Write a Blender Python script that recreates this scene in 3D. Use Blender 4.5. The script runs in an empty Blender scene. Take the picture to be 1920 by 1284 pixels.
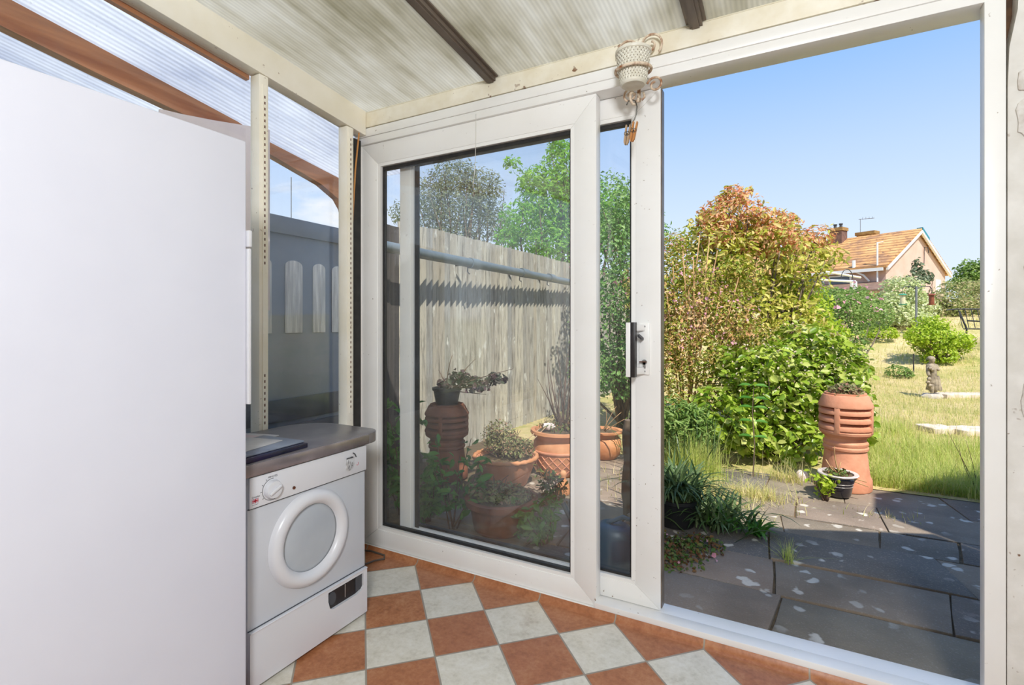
import bpy, math, random
import numpy as np
from mathutils import Vector, Matrix, noise as mnoise
PI = math.pi
rnd = random.Random(7)
RNG = np.random.default_rng(11)
S = bpy.context.scene
COL = S.collection

# ------------------------------------------------------------------ camera
EYE = 1.13
YAW = math.radians(28.5)
F2 = (-math.sin(YAW), math.cos(YAW)); R2 = (math.cos(YAW), math.sin(YAW))
FPX = 946.0
cam = bpy.data.cameras.new('camera'); camo = bpy.data.objects.new('camera', cam); COL.objects.link(camo)
camo.location = (0, 0, EYE); camo.rotation_euler = (PI/2, 0, YAW)
cam.sensor_width = 36; cam.lens = 36*FPX/1920; cam.shift_y = -(642-608)/1920
cam.clip_start = .02; cam.clip_end = 400
S.camera = camo

def gxy(u, d):
    """ground plan point at bearing u (reading of the photo) and distance d along the view"""
    k = (u-960)/FPX
    return ((F2[0]+k*R2[0])*d, (F2[1]+k*R2[1])*d)
def gz(x, y):
    return float(np.interp(y, [4.5, 9.8, 12.8, 15, 17.6, 22, 40], [-.06, 0, .28, .72, 1.22, 1.7, 2.3]))
gz_v = lambda y: np.interp(y, [4.5, 9.8, 12.8, 15, 17.6, 22, 40], [-.06, 0, .28, .72, 1.22, 1.7, 2.3])

# ------------------------------------------------------------------ materials
def lin(c):
    o = []
    for v in c[:3]:
        v = v/255
        o.append(v/12.92 if v <= .04045 else ((v+.055)/1.055)**2.4)
    return (o[0], o[1], o[2], 1)
class NT:
    def __init__(s, name):
        s.m = bpy.data.materials.new(name); s.m.use_nodes = True
        s.t = s.m.node_tree; s.t.nodes.clear()
        s.out = s.n('ShaderNodeOutputMaterial')
        s._co = None
    def n(s, t, **k):
        x = s.t.nodes.new(t)
        for a, b in k.items(): setattr(x, a, b)
        return x
    def l(s, a, b): s.t.links.new(a, b)
    def co(s):
        if not s._co: s._co = s.n('ShaderNodeTexCoord')
        return s._co.outputs['Object']
    def pos(s):
        return s.n('ShaderNodeNewGeometry').outputs['Position']
    def mapv(s, src, scale=(1, 1, 1), rot=(0, 0, 0), loc=(0, 0, 0)):
        m = s.n('ShaderNodeMapping'); s.l(src, m.inputs['Vector'])
        m.inputs['Scale'].default_value = scale; m.inputs['Rotation'].default_value = rot; m.inputs['Location'].default_value = loc
        return m.outputs[0]
    def noise(s, src, scale, detail=3, rough=.55):
        x = s.n('ShaderNodeTexNoise'); s.l(src, x.inputs['Vector'])
        x.inputs['Scale'].default_value = scale; x.inputs['Detail'].default_value = detail; x.inputs['Roughness'].default_value = rough
        return x.outputs[0]
    def ramp(s, fac, stops, interp='LINEAR'):
        r = s.n('ShaderNodeValToRGB'); r.color_ramp.interpolation = interp
        e = r.color_ramp.elements
        while len(e) < len(stops): e.new(.5)
        for q, (p, c) in zip(e, stops):
            q.position = p; q.color = lin(c) if max(c[:3]) > 1.001 or len(c) == 3 else c
        s.l(fac, r.inputs[0]); return r.outputs[0]
    def gray(s, fac, a, b, va=0., vb=1.):
        m = s.n('ShaderNodeMapRange'); s.l(fac, m.inputs[0])
        for i, v in enumerate((a, b, va, vb)): m.inputs[i+1].default_value = v
        return m.outputs[0]
    def mix(s, fac, a, b, mode='MIX'):
        m = s.n('ShaderNodeMix', data_type='RGBA', blend_type=mode)
        if isinstance(fac, (int, float)): m.inputs[0].default_value = fac
        else: s.l(fac, m.inputs[0])
        for i, v in ((6, a), (7, b)):
            if isinstance(v, tuple): m.inputs[i].default_value = lin(v)
            else: s.l(v, m.inputs[i])
        return m.outputs[2]
    def math(s, op, a, b=None, c=None):
        m = s.n('ShaderNodeMath', operation=op)
        for i, v in enumerate((a, b, c)):
            if v is None: continue
            if isinstance(v, (int, float)): m.inputs[i].default_value = v
            else: s.l(v, m.inputs[i])
        return m.outputs[0]
    def bump(s, h, strength=.3, dist=.01):
        b = s.n('ShaderNodeBump'); s.l(h, b.inputs['Height'])
        b.inputs['Strength'].default_value = strength; b.inputs['Distance'].default_value = dist
        return b.outputs[0]
    def prin(s, col, rough=.5, metal=0., nrm=None, spec=.5, coat=0):
        p = s.n('ShaderNodeBsdfPrincipled')
        if isinstance(col, tuple): p.inputs['Base Color'].default_value = lin(col)
        else: s.l(col, p.inputs['Base Color'])
        if isinstance(rough, (int, float)): p.inputs['Roughness'].default_value = rough
        else: s.l(rough, p.inputs['Roughness'])
        p.inputs['Metallic'].default_value = metal
        p.inputs['Specular IOR Level'].default_value = spec
        p.inputs['Coat Weight'].default_value = coat
        if nrm is not None: s.l(nrm, p.inputs['Normal'])
        return p.outputs[0]
    def done(s, sh): s.l(sh, s.out.inputs['Surface']); return s.m

def M(name, c1, c2=None, scale=6., rough=.5, bump=0., bscale=None, metal=0., stretch=(1, 1, 1), specks=None, spec=.5, coat=0, lo=.35, hi=.65):
    t = NT(name); co = t.mapv(t.co(), stretch)
    col = c1
    if c2:
        col = t.mix(t.gray(t.noise(co, scale, 4), lo, hi), c1, c2)
    if specks:
        sc, ss, th = specks
        f = t.gray(t.noise(t.co(), ss, 2, .6), th, th+.05)
        g = t.gray(t.noise(t.co(), ss*.13, 2), .42, .6)
        col = t.mix(t.math('MULTIPLY', f, g), col, sc)
    nr = t.bump(t.noise(co, bscale or scale*4, 3), bump, .01) if bump else None
    return t.done(t.prin(col, rough, metal, nr, spec, coat))

def leafmat(name, cols, rough=.5, trans=.4):
    t = NT(name)
    g = t.n('ShaderNodeNewGeometry')
    n = len(cols)
    col = t.ramp(g.outputs['Random Per Island'], [(i/(max(1, n-1)), c) for i, c in enumerate(cols)])
    p = t.prin(col, rough, 0, None, .35)
    tr = t.n('ShaderNodeBsdfTranslucent'); t.l(col, tr.inputs[0])
    mx = t.n('ShaderNodeMixShader'); mx.inputs[0].default_value = trans
    t.l(p, mx.inputs[1]); t.l(tr.outputs[0], mx.inputs[2])
    return t.done(mx.outputs[0])

MT = {}
MT['upvc'] = M('white_upvc', (247, 246, 244), (241, 239, 235), 3, .35, specks=((120, 95, 70), 60, .72))
MT['cream'] = M('cream_paint', (250, 244, 230), (244, 236, 216), 5, .5, .08, 30, specks=((130, 85, 45), 45, .70))
MT['cream_old'] = M('cream_paint_grubby', (248, 242, 226), (236, 226, 202), 9, .5, .12, 40, specks=((125, 75, 35), 30, .66))
MT['gasket'] = M('black_rubber', (28, 27, 27), (45, 43, 42), 20, .6)
MT['white_enamel'] = M('white_enamel', (226, 227, 238), (221, 222, 234), 2, .42, specks=((60, 55, 60), 28, .80), spec=.35)
MT['dryer_white'] = M('dryer_enamel', (206, 208, 213), (199, 202, 209), 3, .35)
MT['dryer_trim'] = M('dryer_white_plastic', (222, 222, 226), None, 1, .3)
MT['dryer_door'] = M('dryer_grey_door', (186, 192, 198), (176, 182, 190), 6, .4)
MT['black_plastic'] = M('black_plastic', (26, 23, 24), (40, 34, 36), 25, .4)
MT['worktop'] = M('grey_laminate', (128, 123, 122), (112, 106, 106), 14, .28)
MT['worktop_edge'] = M('metal_edging', (170, 160, 162), (140, 130, 132), 9, .25, metal=.7)
MT['chrome'] = M('brushed_metal', (190, 190, 190), None, 1, .3, metal=.9)
MT['grey_print'] = M('grey_print', (70, 72, 78), None, 1, .6)
MT['emboss'] = M('grey_emblem', (170, 168, 168), (220, 220, 222), 60, .35)
MT['red_print'] = M('red_print', (190, 40, 60), None, 1, .5)
MT['blue_print'] = M('blue_print', (70, 80, 130), None, 1, .5)
MT['white_print'] = M('white_print', (235, 235, 238), None, 1, .5)
MT['copper'] = M('rusty_screw', (120, 70, 45), (70, 40, 28), 200, .5)
MT['paper'] = M('glossy_paper', (215, 212, 208), (190, 185, 182), 8, .3)
MT['paper_pink'] = M('pink_paper', (215, 190, 185), (200, 180, 180), 8, .3)
MT['folder'] = M('dark_folder', (25, 28, 48), (40, 28, 60), 5, .25)
MT['silver_card'] = M('silver_card', (150, 158, 172), (115, 122, 138), 7, .3)
MT['cable'] = M('grey_cable', (95, 88, 80), (70, 62, 56), 9, .5)
MT['timber'] = M('brown_timber', (200, 128, 76), (156, 90, 50), 7, .5, .15, 20, stretch=(3, .25, 3))
MT['bar'] = M('bronze_bar', (120, 108, 96), (92, 80, 70), 12, .4, stretch=(1, .2, 1))
MT['rust_iron'] = M('rusty_white_iron', (232, 214, 190), (150, 88, 40), 35, .6, .2, lo=.42, hi=.66)
MT['pot_white'] = M('cream_plastic', (226, 222, 206), (212, 207, 188), 20, .45)
MT['wire'] = M('steel_wire', (120, 118, 112), (80, 76, 70), 30, .35, metal=.6)
MT['peg_pale'] = M('weathered_wood', (205, 175, 140), (165, 135, 105), 60, .7, stretch=(1, 1, .2))
MT['peg_orange'] = M('peg_wood', (205, 145, 80), (185, 120, 60), 40, .6, stretch=(1, 1, .2))
MT['string'] = M('white_string', (225, 222, 215), None, 1, .8)
MT['plaster'] = M('white_masonry_paint', (232, 229, 224), (212, 208, 200), 8, .7, .1, 60, specks=((120, 85, 60), 40, .70))
MT['plaster_int'] = M('grey_plaster', (196, 194, 190), (180, 178, 174), 3, .8)
MT['plaster_flake'] = M('peeling_paint', (238, 236, 232), (190, 180, 168), 18, .7, .2, 40)
MT['brownwood'] = M('raw_brown_wood', (110, 76, 46), (70, 48, 30), 14, .8)
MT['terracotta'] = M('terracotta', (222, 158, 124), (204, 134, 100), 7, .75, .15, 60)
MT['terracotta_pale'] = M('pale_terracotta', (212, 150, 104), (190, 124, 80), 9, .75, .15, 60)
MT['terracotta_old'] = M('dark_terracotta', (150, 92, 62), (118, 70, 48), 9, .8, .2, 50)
MT['soil'] = M('soil', (112, 92, 66), (84, 70, 48), 25, .95, .6, 80)
MT['glaze'] = M('blue_black_glaze', (34, 34, 48), (24, 24, 34), 12, .2, coat=.5)
MT['rimwhite'] = M('pale_glazed_rim', (214, 205, 196), (190, 180, 172), 12, .3)
MT['black_pot'] = M('black_plastic_pot', (24, 24, 26), (36, 35, 36), 8, .5)
MT['stone_white'] = M('white_quartz', (238, 230, 226), (220, 195, 190), 25, .7, .3, 40)
MT['statue'] = M('weathered_stone', (178, 162, 138), (120, 108, 92), 16, .9, .4, 60)
MT['statue_base'] = M('pale_stone', (216, 206, 194), (180, 168, 152), 10, .9, .3, 50)
MT['bark'] = M('bark', (128, 110, 92), (84, 70, 56), 14, .9, .5, 40, stretch=(1, 1, .3))
MT['twig'] = M('tan_cane', (198, 160, 112), (150, 112, 74), 12, .8)
MT['darktwig'] = M('dark_twig', (110, 84, 66), (70, 54, 44), 12, .85)
MT['pipe'] = M('grey_plastic_pipe', (112, 122, 126), (96, 106, 110), 5, .35)
MT['iron'] = M('black_iron', (48, 48, 54), (66, 64, 66), 20, .5)
MT['steel_pole'] = M('galvanised_pole', (118, 120, 124), None, 1, .5)
MT['gate'] = M('grey_gate_paint', (128, 137, 150), (116, 126, 140), 4, .5, .06, 20, specks=((60, 60, 66), 25, .76))
MT['gate_dark'] = M('dark_grey_plinth', (72, 74, 84), (60, 62, 70), 6, .5)
MT['gate_slat'] = M('pale_weathered_slat', (236, 233, 226), (186, 184, 182), 22, .7, .1, 40, stretch=(2, 2, .15))
MT['shade_board'] = M('shade_toned_board', (78, 72, 68), (58, 54, 52), 9, .8, .2, 30, stretch=(2, 2, .2))  # shade on this stretch of fence is put into the board colour
MT['pinkboard'] = M('pinkish_white_board', (232, 216, 214), (224, 210, 206), 3, .5)
MT['render_wall'] = M('pinkish_render', (214, 182, 168), (204, 170, 154), 1.2, .9, .1, 6)
MT['white_paint'] = M('white_gloss', (240, 240, 238), None, 1, .4)
MT['brick'] = M('red_brown_brick', (134, 100, 86), (106, 80, 72), 5, .9, .3, 10)
MT['lichen_cap'] = M('lichen_cap', (176, 140, 84), (140, 104, 62), 4, .9)
MT['dark_glass'] = M('dark_window', (90, 100, 110), None, 1, .1)
MT['teal'] = M('teal_paint', (36, 96, 108), (28, 84, 96), 2, .5)
MT['brown_tile'] = M('brown_tile', (142, 112, 92), (112, 88, 74), 3, .9, .3, 8)
MT['teal_flash'] = M('blue_flashing', (40, 130, 150), None, 1, .5)
MT['green_plastic'] = M('green_plastic', (70, 150, 120), None, 1, .4)
MT['seed'] = M('seed_tube', (222, 214, 178), (200, 190, 150), 30, .4)
MT['brown_plastic'] = M('red_brown_feeder', (150, 82, 52), (120, 66, 44), 20, .5)
MT['can_blue'] = M('dark_blue_plastic', (52, 74, 92), (40, 60, 76), 6, .4)
MT['duck'] = M('grey_driftwood', (150, 140, 128), (112, 102, 92), 18, .8)
MT['stoneslab'] = M('pale_kerb_stone', (222, 208, 190), (196, 178, 156), 8, .9, .3, 40)
MT['petal_pink'] = leafmat('pink_petals', [(226, 150, 170), (238, 190, 200)], .6, .4)
MT['petal_white'] = leafmat('cream_petals', [(230, 218, 190), (214, 190, 160)], .6, .4)

L_ = {}
L_['laurel'] = leafmat('broad_green_leaves', [(104, 138, 34), (146, 172, 52), (174, 192, 72), (206, 208, 126)], .34, .35)
L_['photinia_green'] = leafmat('yellow_green_leaves', [(142, 158, 44), (186, 190, 70), (218, 208, 108), (232, 212, 142)], .45, .4)
L_['photinia_red'] = leafmat('orange_young_leaves', [(214, 128, 92), (232, 164, 120), (238, 196, 148), (224, 190, 108)], .45, .4)
L_['escallonia'] = leafmat('small_green_leaves', [(112, 142, 44), (158, 172, 62), (190, 190, 88), (200, 160, 92), (216, 200, 134)], .5, .4)
L_['deadleaf'] = leafmat('dead_brown_leaves', [(220, 168, 112), (236, 202, 150), (200, 142, 92)], .7, .3)
L_['brightgreen'] = leafmat('bright_green_leaves', [(140, 172, 42), (182, 204, 60), (208, 220, 92)], .45, .45)
L_['rose'] = leafmat('rose_green_leaves', [(92, 126, 60), (130, 160, 76), (164, 184, 108)], .5, .4)
L_['variegated'] = leafmat('variegated_leaves', [(170, 188, 118), (212, 218, 162), (236, 238, 204)], .5, .4)
L_['hedge'] = leafmat('hedge_leaves', [(120, 138, 74), (158, 168, 98), (188, 184, 128), (210, 190, 146)], .5, .4)
L_['ash'] = leafmat('fresh_green_leaves', [(96, 158, 50), (134, 192, 64), (170, 212, 90)], .45, .5)
L_['olive'] = leafmat('grey_green_leaves', [(104, 118, 92), (134, 146, 116), (158, 164, 134)], .55, .35)
L_['climber'] = leafmat('mid_green_leaves', [(88, 136, 66), (130, 172, 92), (172, 202, 128)], .5, .4)
L_['strap'] = leafmat('dark_strap_leaves', [(62, 86, 52), (90, 114, 68), (124, 142, 96)], .35, .3)
L_['ground'] = leafmat('ground_cover_leaves', [(82, 116, 48), (104, 128, 60), (132, 96, 56), (110, 70, 46)], .6, .3)
L_['grass'] = leafmat('grass_blades', [(170, 184, 88), (206, 204, 124), (230, 214, 152), (240, 222, 176)], .6, .45)
L_['grass_green'] = leafmat('green_grass_blades', [(172, 192, 88), (202, 212, 116), (224, 218, 146)], .6, .45)
L_['pelargonium'] = leafmat('purple_green_leaves', [(60, 78, 46), (86, 82, 72), (94, 64, 70)], .5, .3)
L_['thyme'] = leafmat('dry_green_leaves', [(116, 126, 74), (150, 150, 100), (158, 116, 96)], .6, .3)
L_['shade'] = leafmat('lush_green_leaves', [(66, 118, 40), (86, 142, 54), (110, 160, 70)], .4, .4)

def glassmat():
    t = NT('dusty_window_glass')
    fr = t.n('ShaderNodeFresnel'); ge = t.n('ShaderNodeNewGeometry')
    t.l(t.gray(ge.outputs['Backfacing'], 0, 1, 1.45, 1/1.45), fr.inputs[0])   # same reflection on both faces of the pane
    tr = t.n('ShaderNodeBsdfTransparent'); tr.inputs[0].default_value = (.982, .988, .985, 1)
    gl = t.n('ShaderNodeBsdfGlossy'); gl.inputs['Roughness'].default_value = .01; gl.inputs[0].default_value = (1, 1, 1, 1)
    m = t.n('ShaderNodeMixShader'); t.l(fr.outputs[0], m.inputs[0]); t.l(tr.outputs[0], m.inputs[1]); t.l(gl.outputs[0], m.inputs[2])
    df = t.n('ShaderNodeBsdfDiffuse'); df.inputs[0].default_value = lin((215, 212, 205))
    co = t.co()
    a = t.gray(t.noise(t.mapv(co, (5, 5, .6)), 2.2, 4, .6), .45, .8, 0, .035)
    b = t.gray(t.noise(co, 90, 2, .5), .70, .78, 0, .12)
    f = t.math('ADD', t.math('ADD', a, b), .014)
    m2 = t.n('ShaderNodeMixShader'); t.l(f, m2.inputs[0]); t.l(m.outputs[0], m2.inputs[1]); t.l(df.outputs[0], m2.inputs[2])
    return t.done(m2.outputs[0])
MT['glass'] = glassmat()

def sheetmat(name, cols, period, amt, ribs=.25):
    t = NT(name); co = t.co()
    n1 = t.noise(t.mapv(co, (1.6, 1.0, 1)), 1.7, 5, .6)
    n2 = t.noise(t.mapv(co, (9, .7, 1)), 3.0, 3, .6)
    f = t.math('ADD', t.math('MULTIPLY', n1, .65), t.math('MULTIPLY', n2, .35))
    col = t.ramp(f, [(.34, cols[0]), (.48, cols[1]), (.62, cols[2])])
    x = t.n('ShaderNodeSeparateXYZ'); t.l(co, x.inputs[0])
    s = t.math('SINE', t.math('MULTIPLY', x.outputs[0], 2*PI/period))
    w = t.gray(s, -1, 1, 1-ribs, 1)
    wc = t.n('ShaderNodeCombineColor')
    for i in range(3): t.l(w, wc.inputs[i])
    col = t.mix(1.0, col, wc.outputs[0], 'MULTIPLY')
    df = t.n('ShaderNodeBsdfDiffuse'); t.l(col, df.inputs[0])
    tr = t.n('ShaderNodeBsdfTranslucent'); t.l(col, tr.inputs[0])
    m = t.n('ShaderNodeMixShader'); m.inputs[0].default_value = amt
    t.l(df.outputs[0], m.inputs[1]); t.l(tr.outputs[0], m.inputs[2])
    return t.done(m.outputs[0])
MT['sheet'] = sheetmat('dirty_twinwall_sheet', [(182, 176, 154), (214, 209, 194), (232, 229, 219)], .016, .72, .12)
MT['carport_sheet'] = sheetmat('clear_ribbed_sheet', [(208, 212, 222), (230, 232, 236), (244, 245, 246)], .034, .84, .16)

def tilemat():
    t = NT('checked_vinyl')
    sx = t.n('ShaderNodeSeparateXYZ'); t.l(t.pos(), sx.inputs[0])
    X, Y = sx.outputs[0], sx.outputs[1]
    T = .2255
    a = t.math('DIVIDE', t.math('SUBTRACT', t.math('MULTIPLY', t.math('ADD', X, Y), .70711), .0106), T)
    b = t.math('DIVIDE', t.math('SUBTRACT', t.math('MULTIPLY', t.math('SUBTRACT', Y, X), .70711), 1.720), T)
    fa, fb = t.math('FLOOR', a), t.math('FLOOR', b)
    par = t.math('FLOORED_MODULO', t.math('ADD', fa, fb), 2)
    ea = t.math('ABSOLUTE', t.math('SUBTRACT', t.math('FRACT', a), .5))
    eb = t.math('ABSOLUTE', t.math('SUBTRACT', t.math('FRACT', b), .5))
    e = t.math('MAXIMUM', ea, eb)
    g = t.gray(e, .484, .489)
    cove = t.math('GREATER_THAN', Y, 1.8625)
    nx = t.math('ABSOLUTE', t.math('SUBTRACT', t.math('FRACT', t.math('DIVIDE', t.math('ADD', X, 1.209+.3189*.5+.3189*20), .3189)), .5))
    gl_ = t.gray(nx, .010, .007)
    g = t.math('ADD', t.math('MULTIPLY', g, t.math('SUBTRACT', 1, cove)), t.math('MULTIPLY', gl_, cove))
    co = t.co()
    n = t.noise(co, 14, 6, .7); n2 = t.noise(co, 60, 3, .6); n3 = t.noise(co, 3, 3)
    f = t.math('ADD', t.math('MULTIPLY', n, .6), t.math('MULTIPLY', n2, .4))
    wn = t.n('ShaderNodeTexWhiteNoise', noise_dimensions='2D')
    cv = t.n('ShaderNodeCombineXYZ'); t.l(fa, cv.inputs[0]); t.l(fb, cv.inputs[1]); t.l(cv.outputs[0], wn.inputs['Vector'])
    tc = t.ramp(f, [(.32, (146, 88, 52)), (.5, (182, 118, 76)), (.68, (202, 146, 104))])
    tc = t.mix(t.math('MULTIPLY', wn.outputs[0], .3), tc, (156, 100, 76))
    cc = t.ramp(f, [(.3, (200, 192, 172)), (.5, (224, 217, 200)), (.68, (236, 231, 218))])
    st = t.gray(t.noise(co, 5, 5, .7), .60, .75)
    cc = t.mix(t.math('MULTIPLY', st, .45), cc, (160, 135, 105))
    par = t.math('MAXIMUM', par, t.math('GREATER_THAN', Y, 1.8625))
    col = t.mix(par, cc, tc)
    col = t.mix(g, col, (158, 146, 130))
    gl = t.math('MULTIPLY', t.gray(e, .4862, .488), t.gray(e, .4935, .4915))
    nr = t.bump(t.math('SUBTRACT', t.math('MULTIPLY', f, .3), g), .25, .002)
    return t.done(t.prin(col, t.gray(n3, .3, .7, .3, .5), 0, nr, .4))
MT['tiles'] = tilemat()

def weavemat():
    t = NT('basket_weave_plastic'); s = t.n('ShaderNodeSeparateXYZ'); t.l(t.co(), s.inputs[0])
    an = t.math('ARCTAN2', s.outputs[1], s.outputs[0])
    zz = t.math('DIVIDE', t.math('SUBTRACT', s.outputs[2], .013), .0085)
    sh = t.math('MULTIPLY', t.math('FLOORED_MODULO', t.math('FLOOR', zz), 2), PI)
    a = t.math('SINE', t.math('ADD', t.math('MULTIPLY', an, 26), sh))
    hole = t.math('MULTIPLY', t.gray(a, -.55, -.9), t.gray(t.math('ABSOLUTE', t.math('SUBTRACT', t.math('FRACT', zz), .5)), .32, .2))
    inz = t.math('MULTIPLY', t.math('GREATER_THAN', s.outputs[2], .014), t.math('LESS_THAN', s.outputs[2], .112))
    c = t.mix(t.math('MULTIPLY', hole, inz), t.mix(t.gray(t.noise(t.co(), 30, 3), .4, .7), (232, 228, 214), (218, 212, 194)), (120, 108, 88))
    return t.done(t.prin(c, .45))
MT['weave'] = weavemat()
def slabmat():
    t = NT('paving_slab'); g = t.n('ShaderNodeNewGeometry'); co = t.co()
    base = t.ramp(g.outputs['Random Per Island'], [(0, (142, 129, 112)), (.3, (152, 132, 114)), (.55, (110, 105, 100)), (.8, (148, 135, 114)), (1, (132, 119, 103))])
    n = t.noise(co, 120, 2, .7)
    col = t.mix(t.gray(n, .56, .7), base, (160, 148, 134))
    col = t.mix(t.math('MULTIPLY', t.gray(t.noise(co, 3, 4), .4, .7), .5), col, (84, 74, 62))
    v = t.n('ShaderNodeTexVoronoi'); v.inputs['Scale'].default_value = 9; v.inputs['Randomness'].default_value = 1
    wob = t.n('ShaderNodeVectorMath', operation='ADD'); 
    nn = t.n('ShaderNodeTexNoise'); nn.inputs['Scale'].default_value = 14; t.l(co, nn.inputs['Vector'])
    sc = t.n('ShaderNodeVectorMath', operation='SCALE'); t.l(nn.outputs[1], sc.inputs[0]); sc.inputs['Scale'].default_value = .09
    t.l(co, wob.inputs[0]); t.l(sc.outputs[0], wob.inputs[1]); t.l(wob.outputs[0], v.inputs['Vector'])
    sy = t.n('ShaderNodeSeparateXYZ'); t.l(co, sy.inputs[0])
    vs = t.math('MULTIPLY', t.gray(v.outputs['Distance'], .26, .18), t.gray(t.noise(co, 1.3, 2), .40, .52))
    col = t.mix(t.math('MULTIPLY', vs, .85), col, (214, 206, 192))
    nr = t.bump(t.math('ADD', t.noise(co, 90, 3, .7), t.math('MULTIPLY', t.noise(co, 8, 3), 2)), .5, .006)
    return t.done(t.prin(col, .8, 0, nr, .3))
MT['slab'] = slabmat()
def lawnmat():
    t = NT('dry_lawn'); co = t.co()
    f = t.noise(co, 1.1, 5, .65); f2 = t.noise(co, 14, 4, .7)
    q = t.math('ADD', t.math('MULTIPLY', f, .6), t.math('MULTIPLY', f2, .4))
    col = t.ramp(q, [(.36, (162, 168, 92)), (.46, (204, 190, 124)), (.55, (226, 204, 152)), (.66, (236, 214, 172))])
    return t.done(t.prin(col, .95, 0, t.bump(t.noise(co, 60, 4, .8), .8, .03), .1))
MT['lawn'] = lawnmat()
def fencemat():
    t = NT('weathered_fence_board'); g = t.n('ShaderNodeNewGeometry'); co = t.co()
    c = t.ramp(g.outputs['Random Per Island'], [(0, (178, 175, 164)), (.3, (160, 153, 140)), (.6, (184, 177, 160)), (.8, (146, 144, 138)), (1, (170, 160, 142))])
    n = t.noise(t.mapv(co, (14, 14, .9)), 4, 4, .7)
    c = t.mix(t.gray(n, .48, .7), c, (104, 98, 88))
    c = t.mix(t.gray(t.noise(t.mapv(co, (6, 6, 1.5)), 3, 5, .7), .6, .68), c, (206, 204, 194))
    return t.done(t.prin(c, .85, 0, t.bump(n, .3, .01), .2))
MT['fence'] = fencemat()
def rooftile():
    t = NT('orange_roof_tiles'); co = t.co()
    sx = t.n('ShaderNodeSeparateXYZ'); t.l(co, sx.inputs[0])
    n = t.noise(co, .7, 5, .65)
    c = t.ramp(n, [(.35, (158, 122, 94)), (.5, (204, 154, 100)), (.66, (218, 172, 116))])
    c = t.mix(t.gray(t.noise(co, 3.5, 4, .7), .56, .68), c, (128, 96, 78))
    fr = t.math('FRACT', t.math('MULTIPLY', sx.outputs[2], 4.6))
    c = t.mix(t.gray(fr, .34, .12, 0, .8), c, (116, 78, 54))
    return t.done(t.prin(c, .85, 0, None, .2))
MT['rooftile'] = rooftile()

# ------------------------------------------------------------------ mesh helpers
WLOC = {}
def tag(o, label=None, cat=None, group=None, kind=None):
    if label: o['label'] = label
    if cat: o['category'] = cat
    if group: o['group'] = group
    if kind: o['kind'] = kind
    return o
def thing(name, loc, label=None, cat=None, group=None, kind=None):
    o = bpy.data.objects.new(name, None); COL.objects.link(o); o.location = loc
    o.empty_display_size = .05
    WLOC[o.name] = Vector(loc)
    return tag(o, label, cat, group, kind)
def finish(name, me, mat, parent, loc=None, smooth=None):
    o = bpy.data.objects.new(name, me); COL.objects.link(o)
    if mat: me.materials.append(MT.get(mat) or L_.get(mat))
    off = None
    if parent is not None:
        o.parent = parent; off = WLOC[parent.name]; WLOC[o.name] = off
    elif loc is not None:
        off = Vector(loc); o.location = off; WLOC[o.name] = off
    else:
        WLOC[o.name] = Vector((0, 0, 0))
    if off is not None and off.length > 0:
        me.transform(Matrix.Translation(-off))
    if smooth is not None:
        me.polygons.foreach_set('use_smooth', [True]*len(me.polygons))
        if smooth < 180:
            me.set_sharp_from_angle(angle=math.radians(smooth))
    return o

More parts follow.
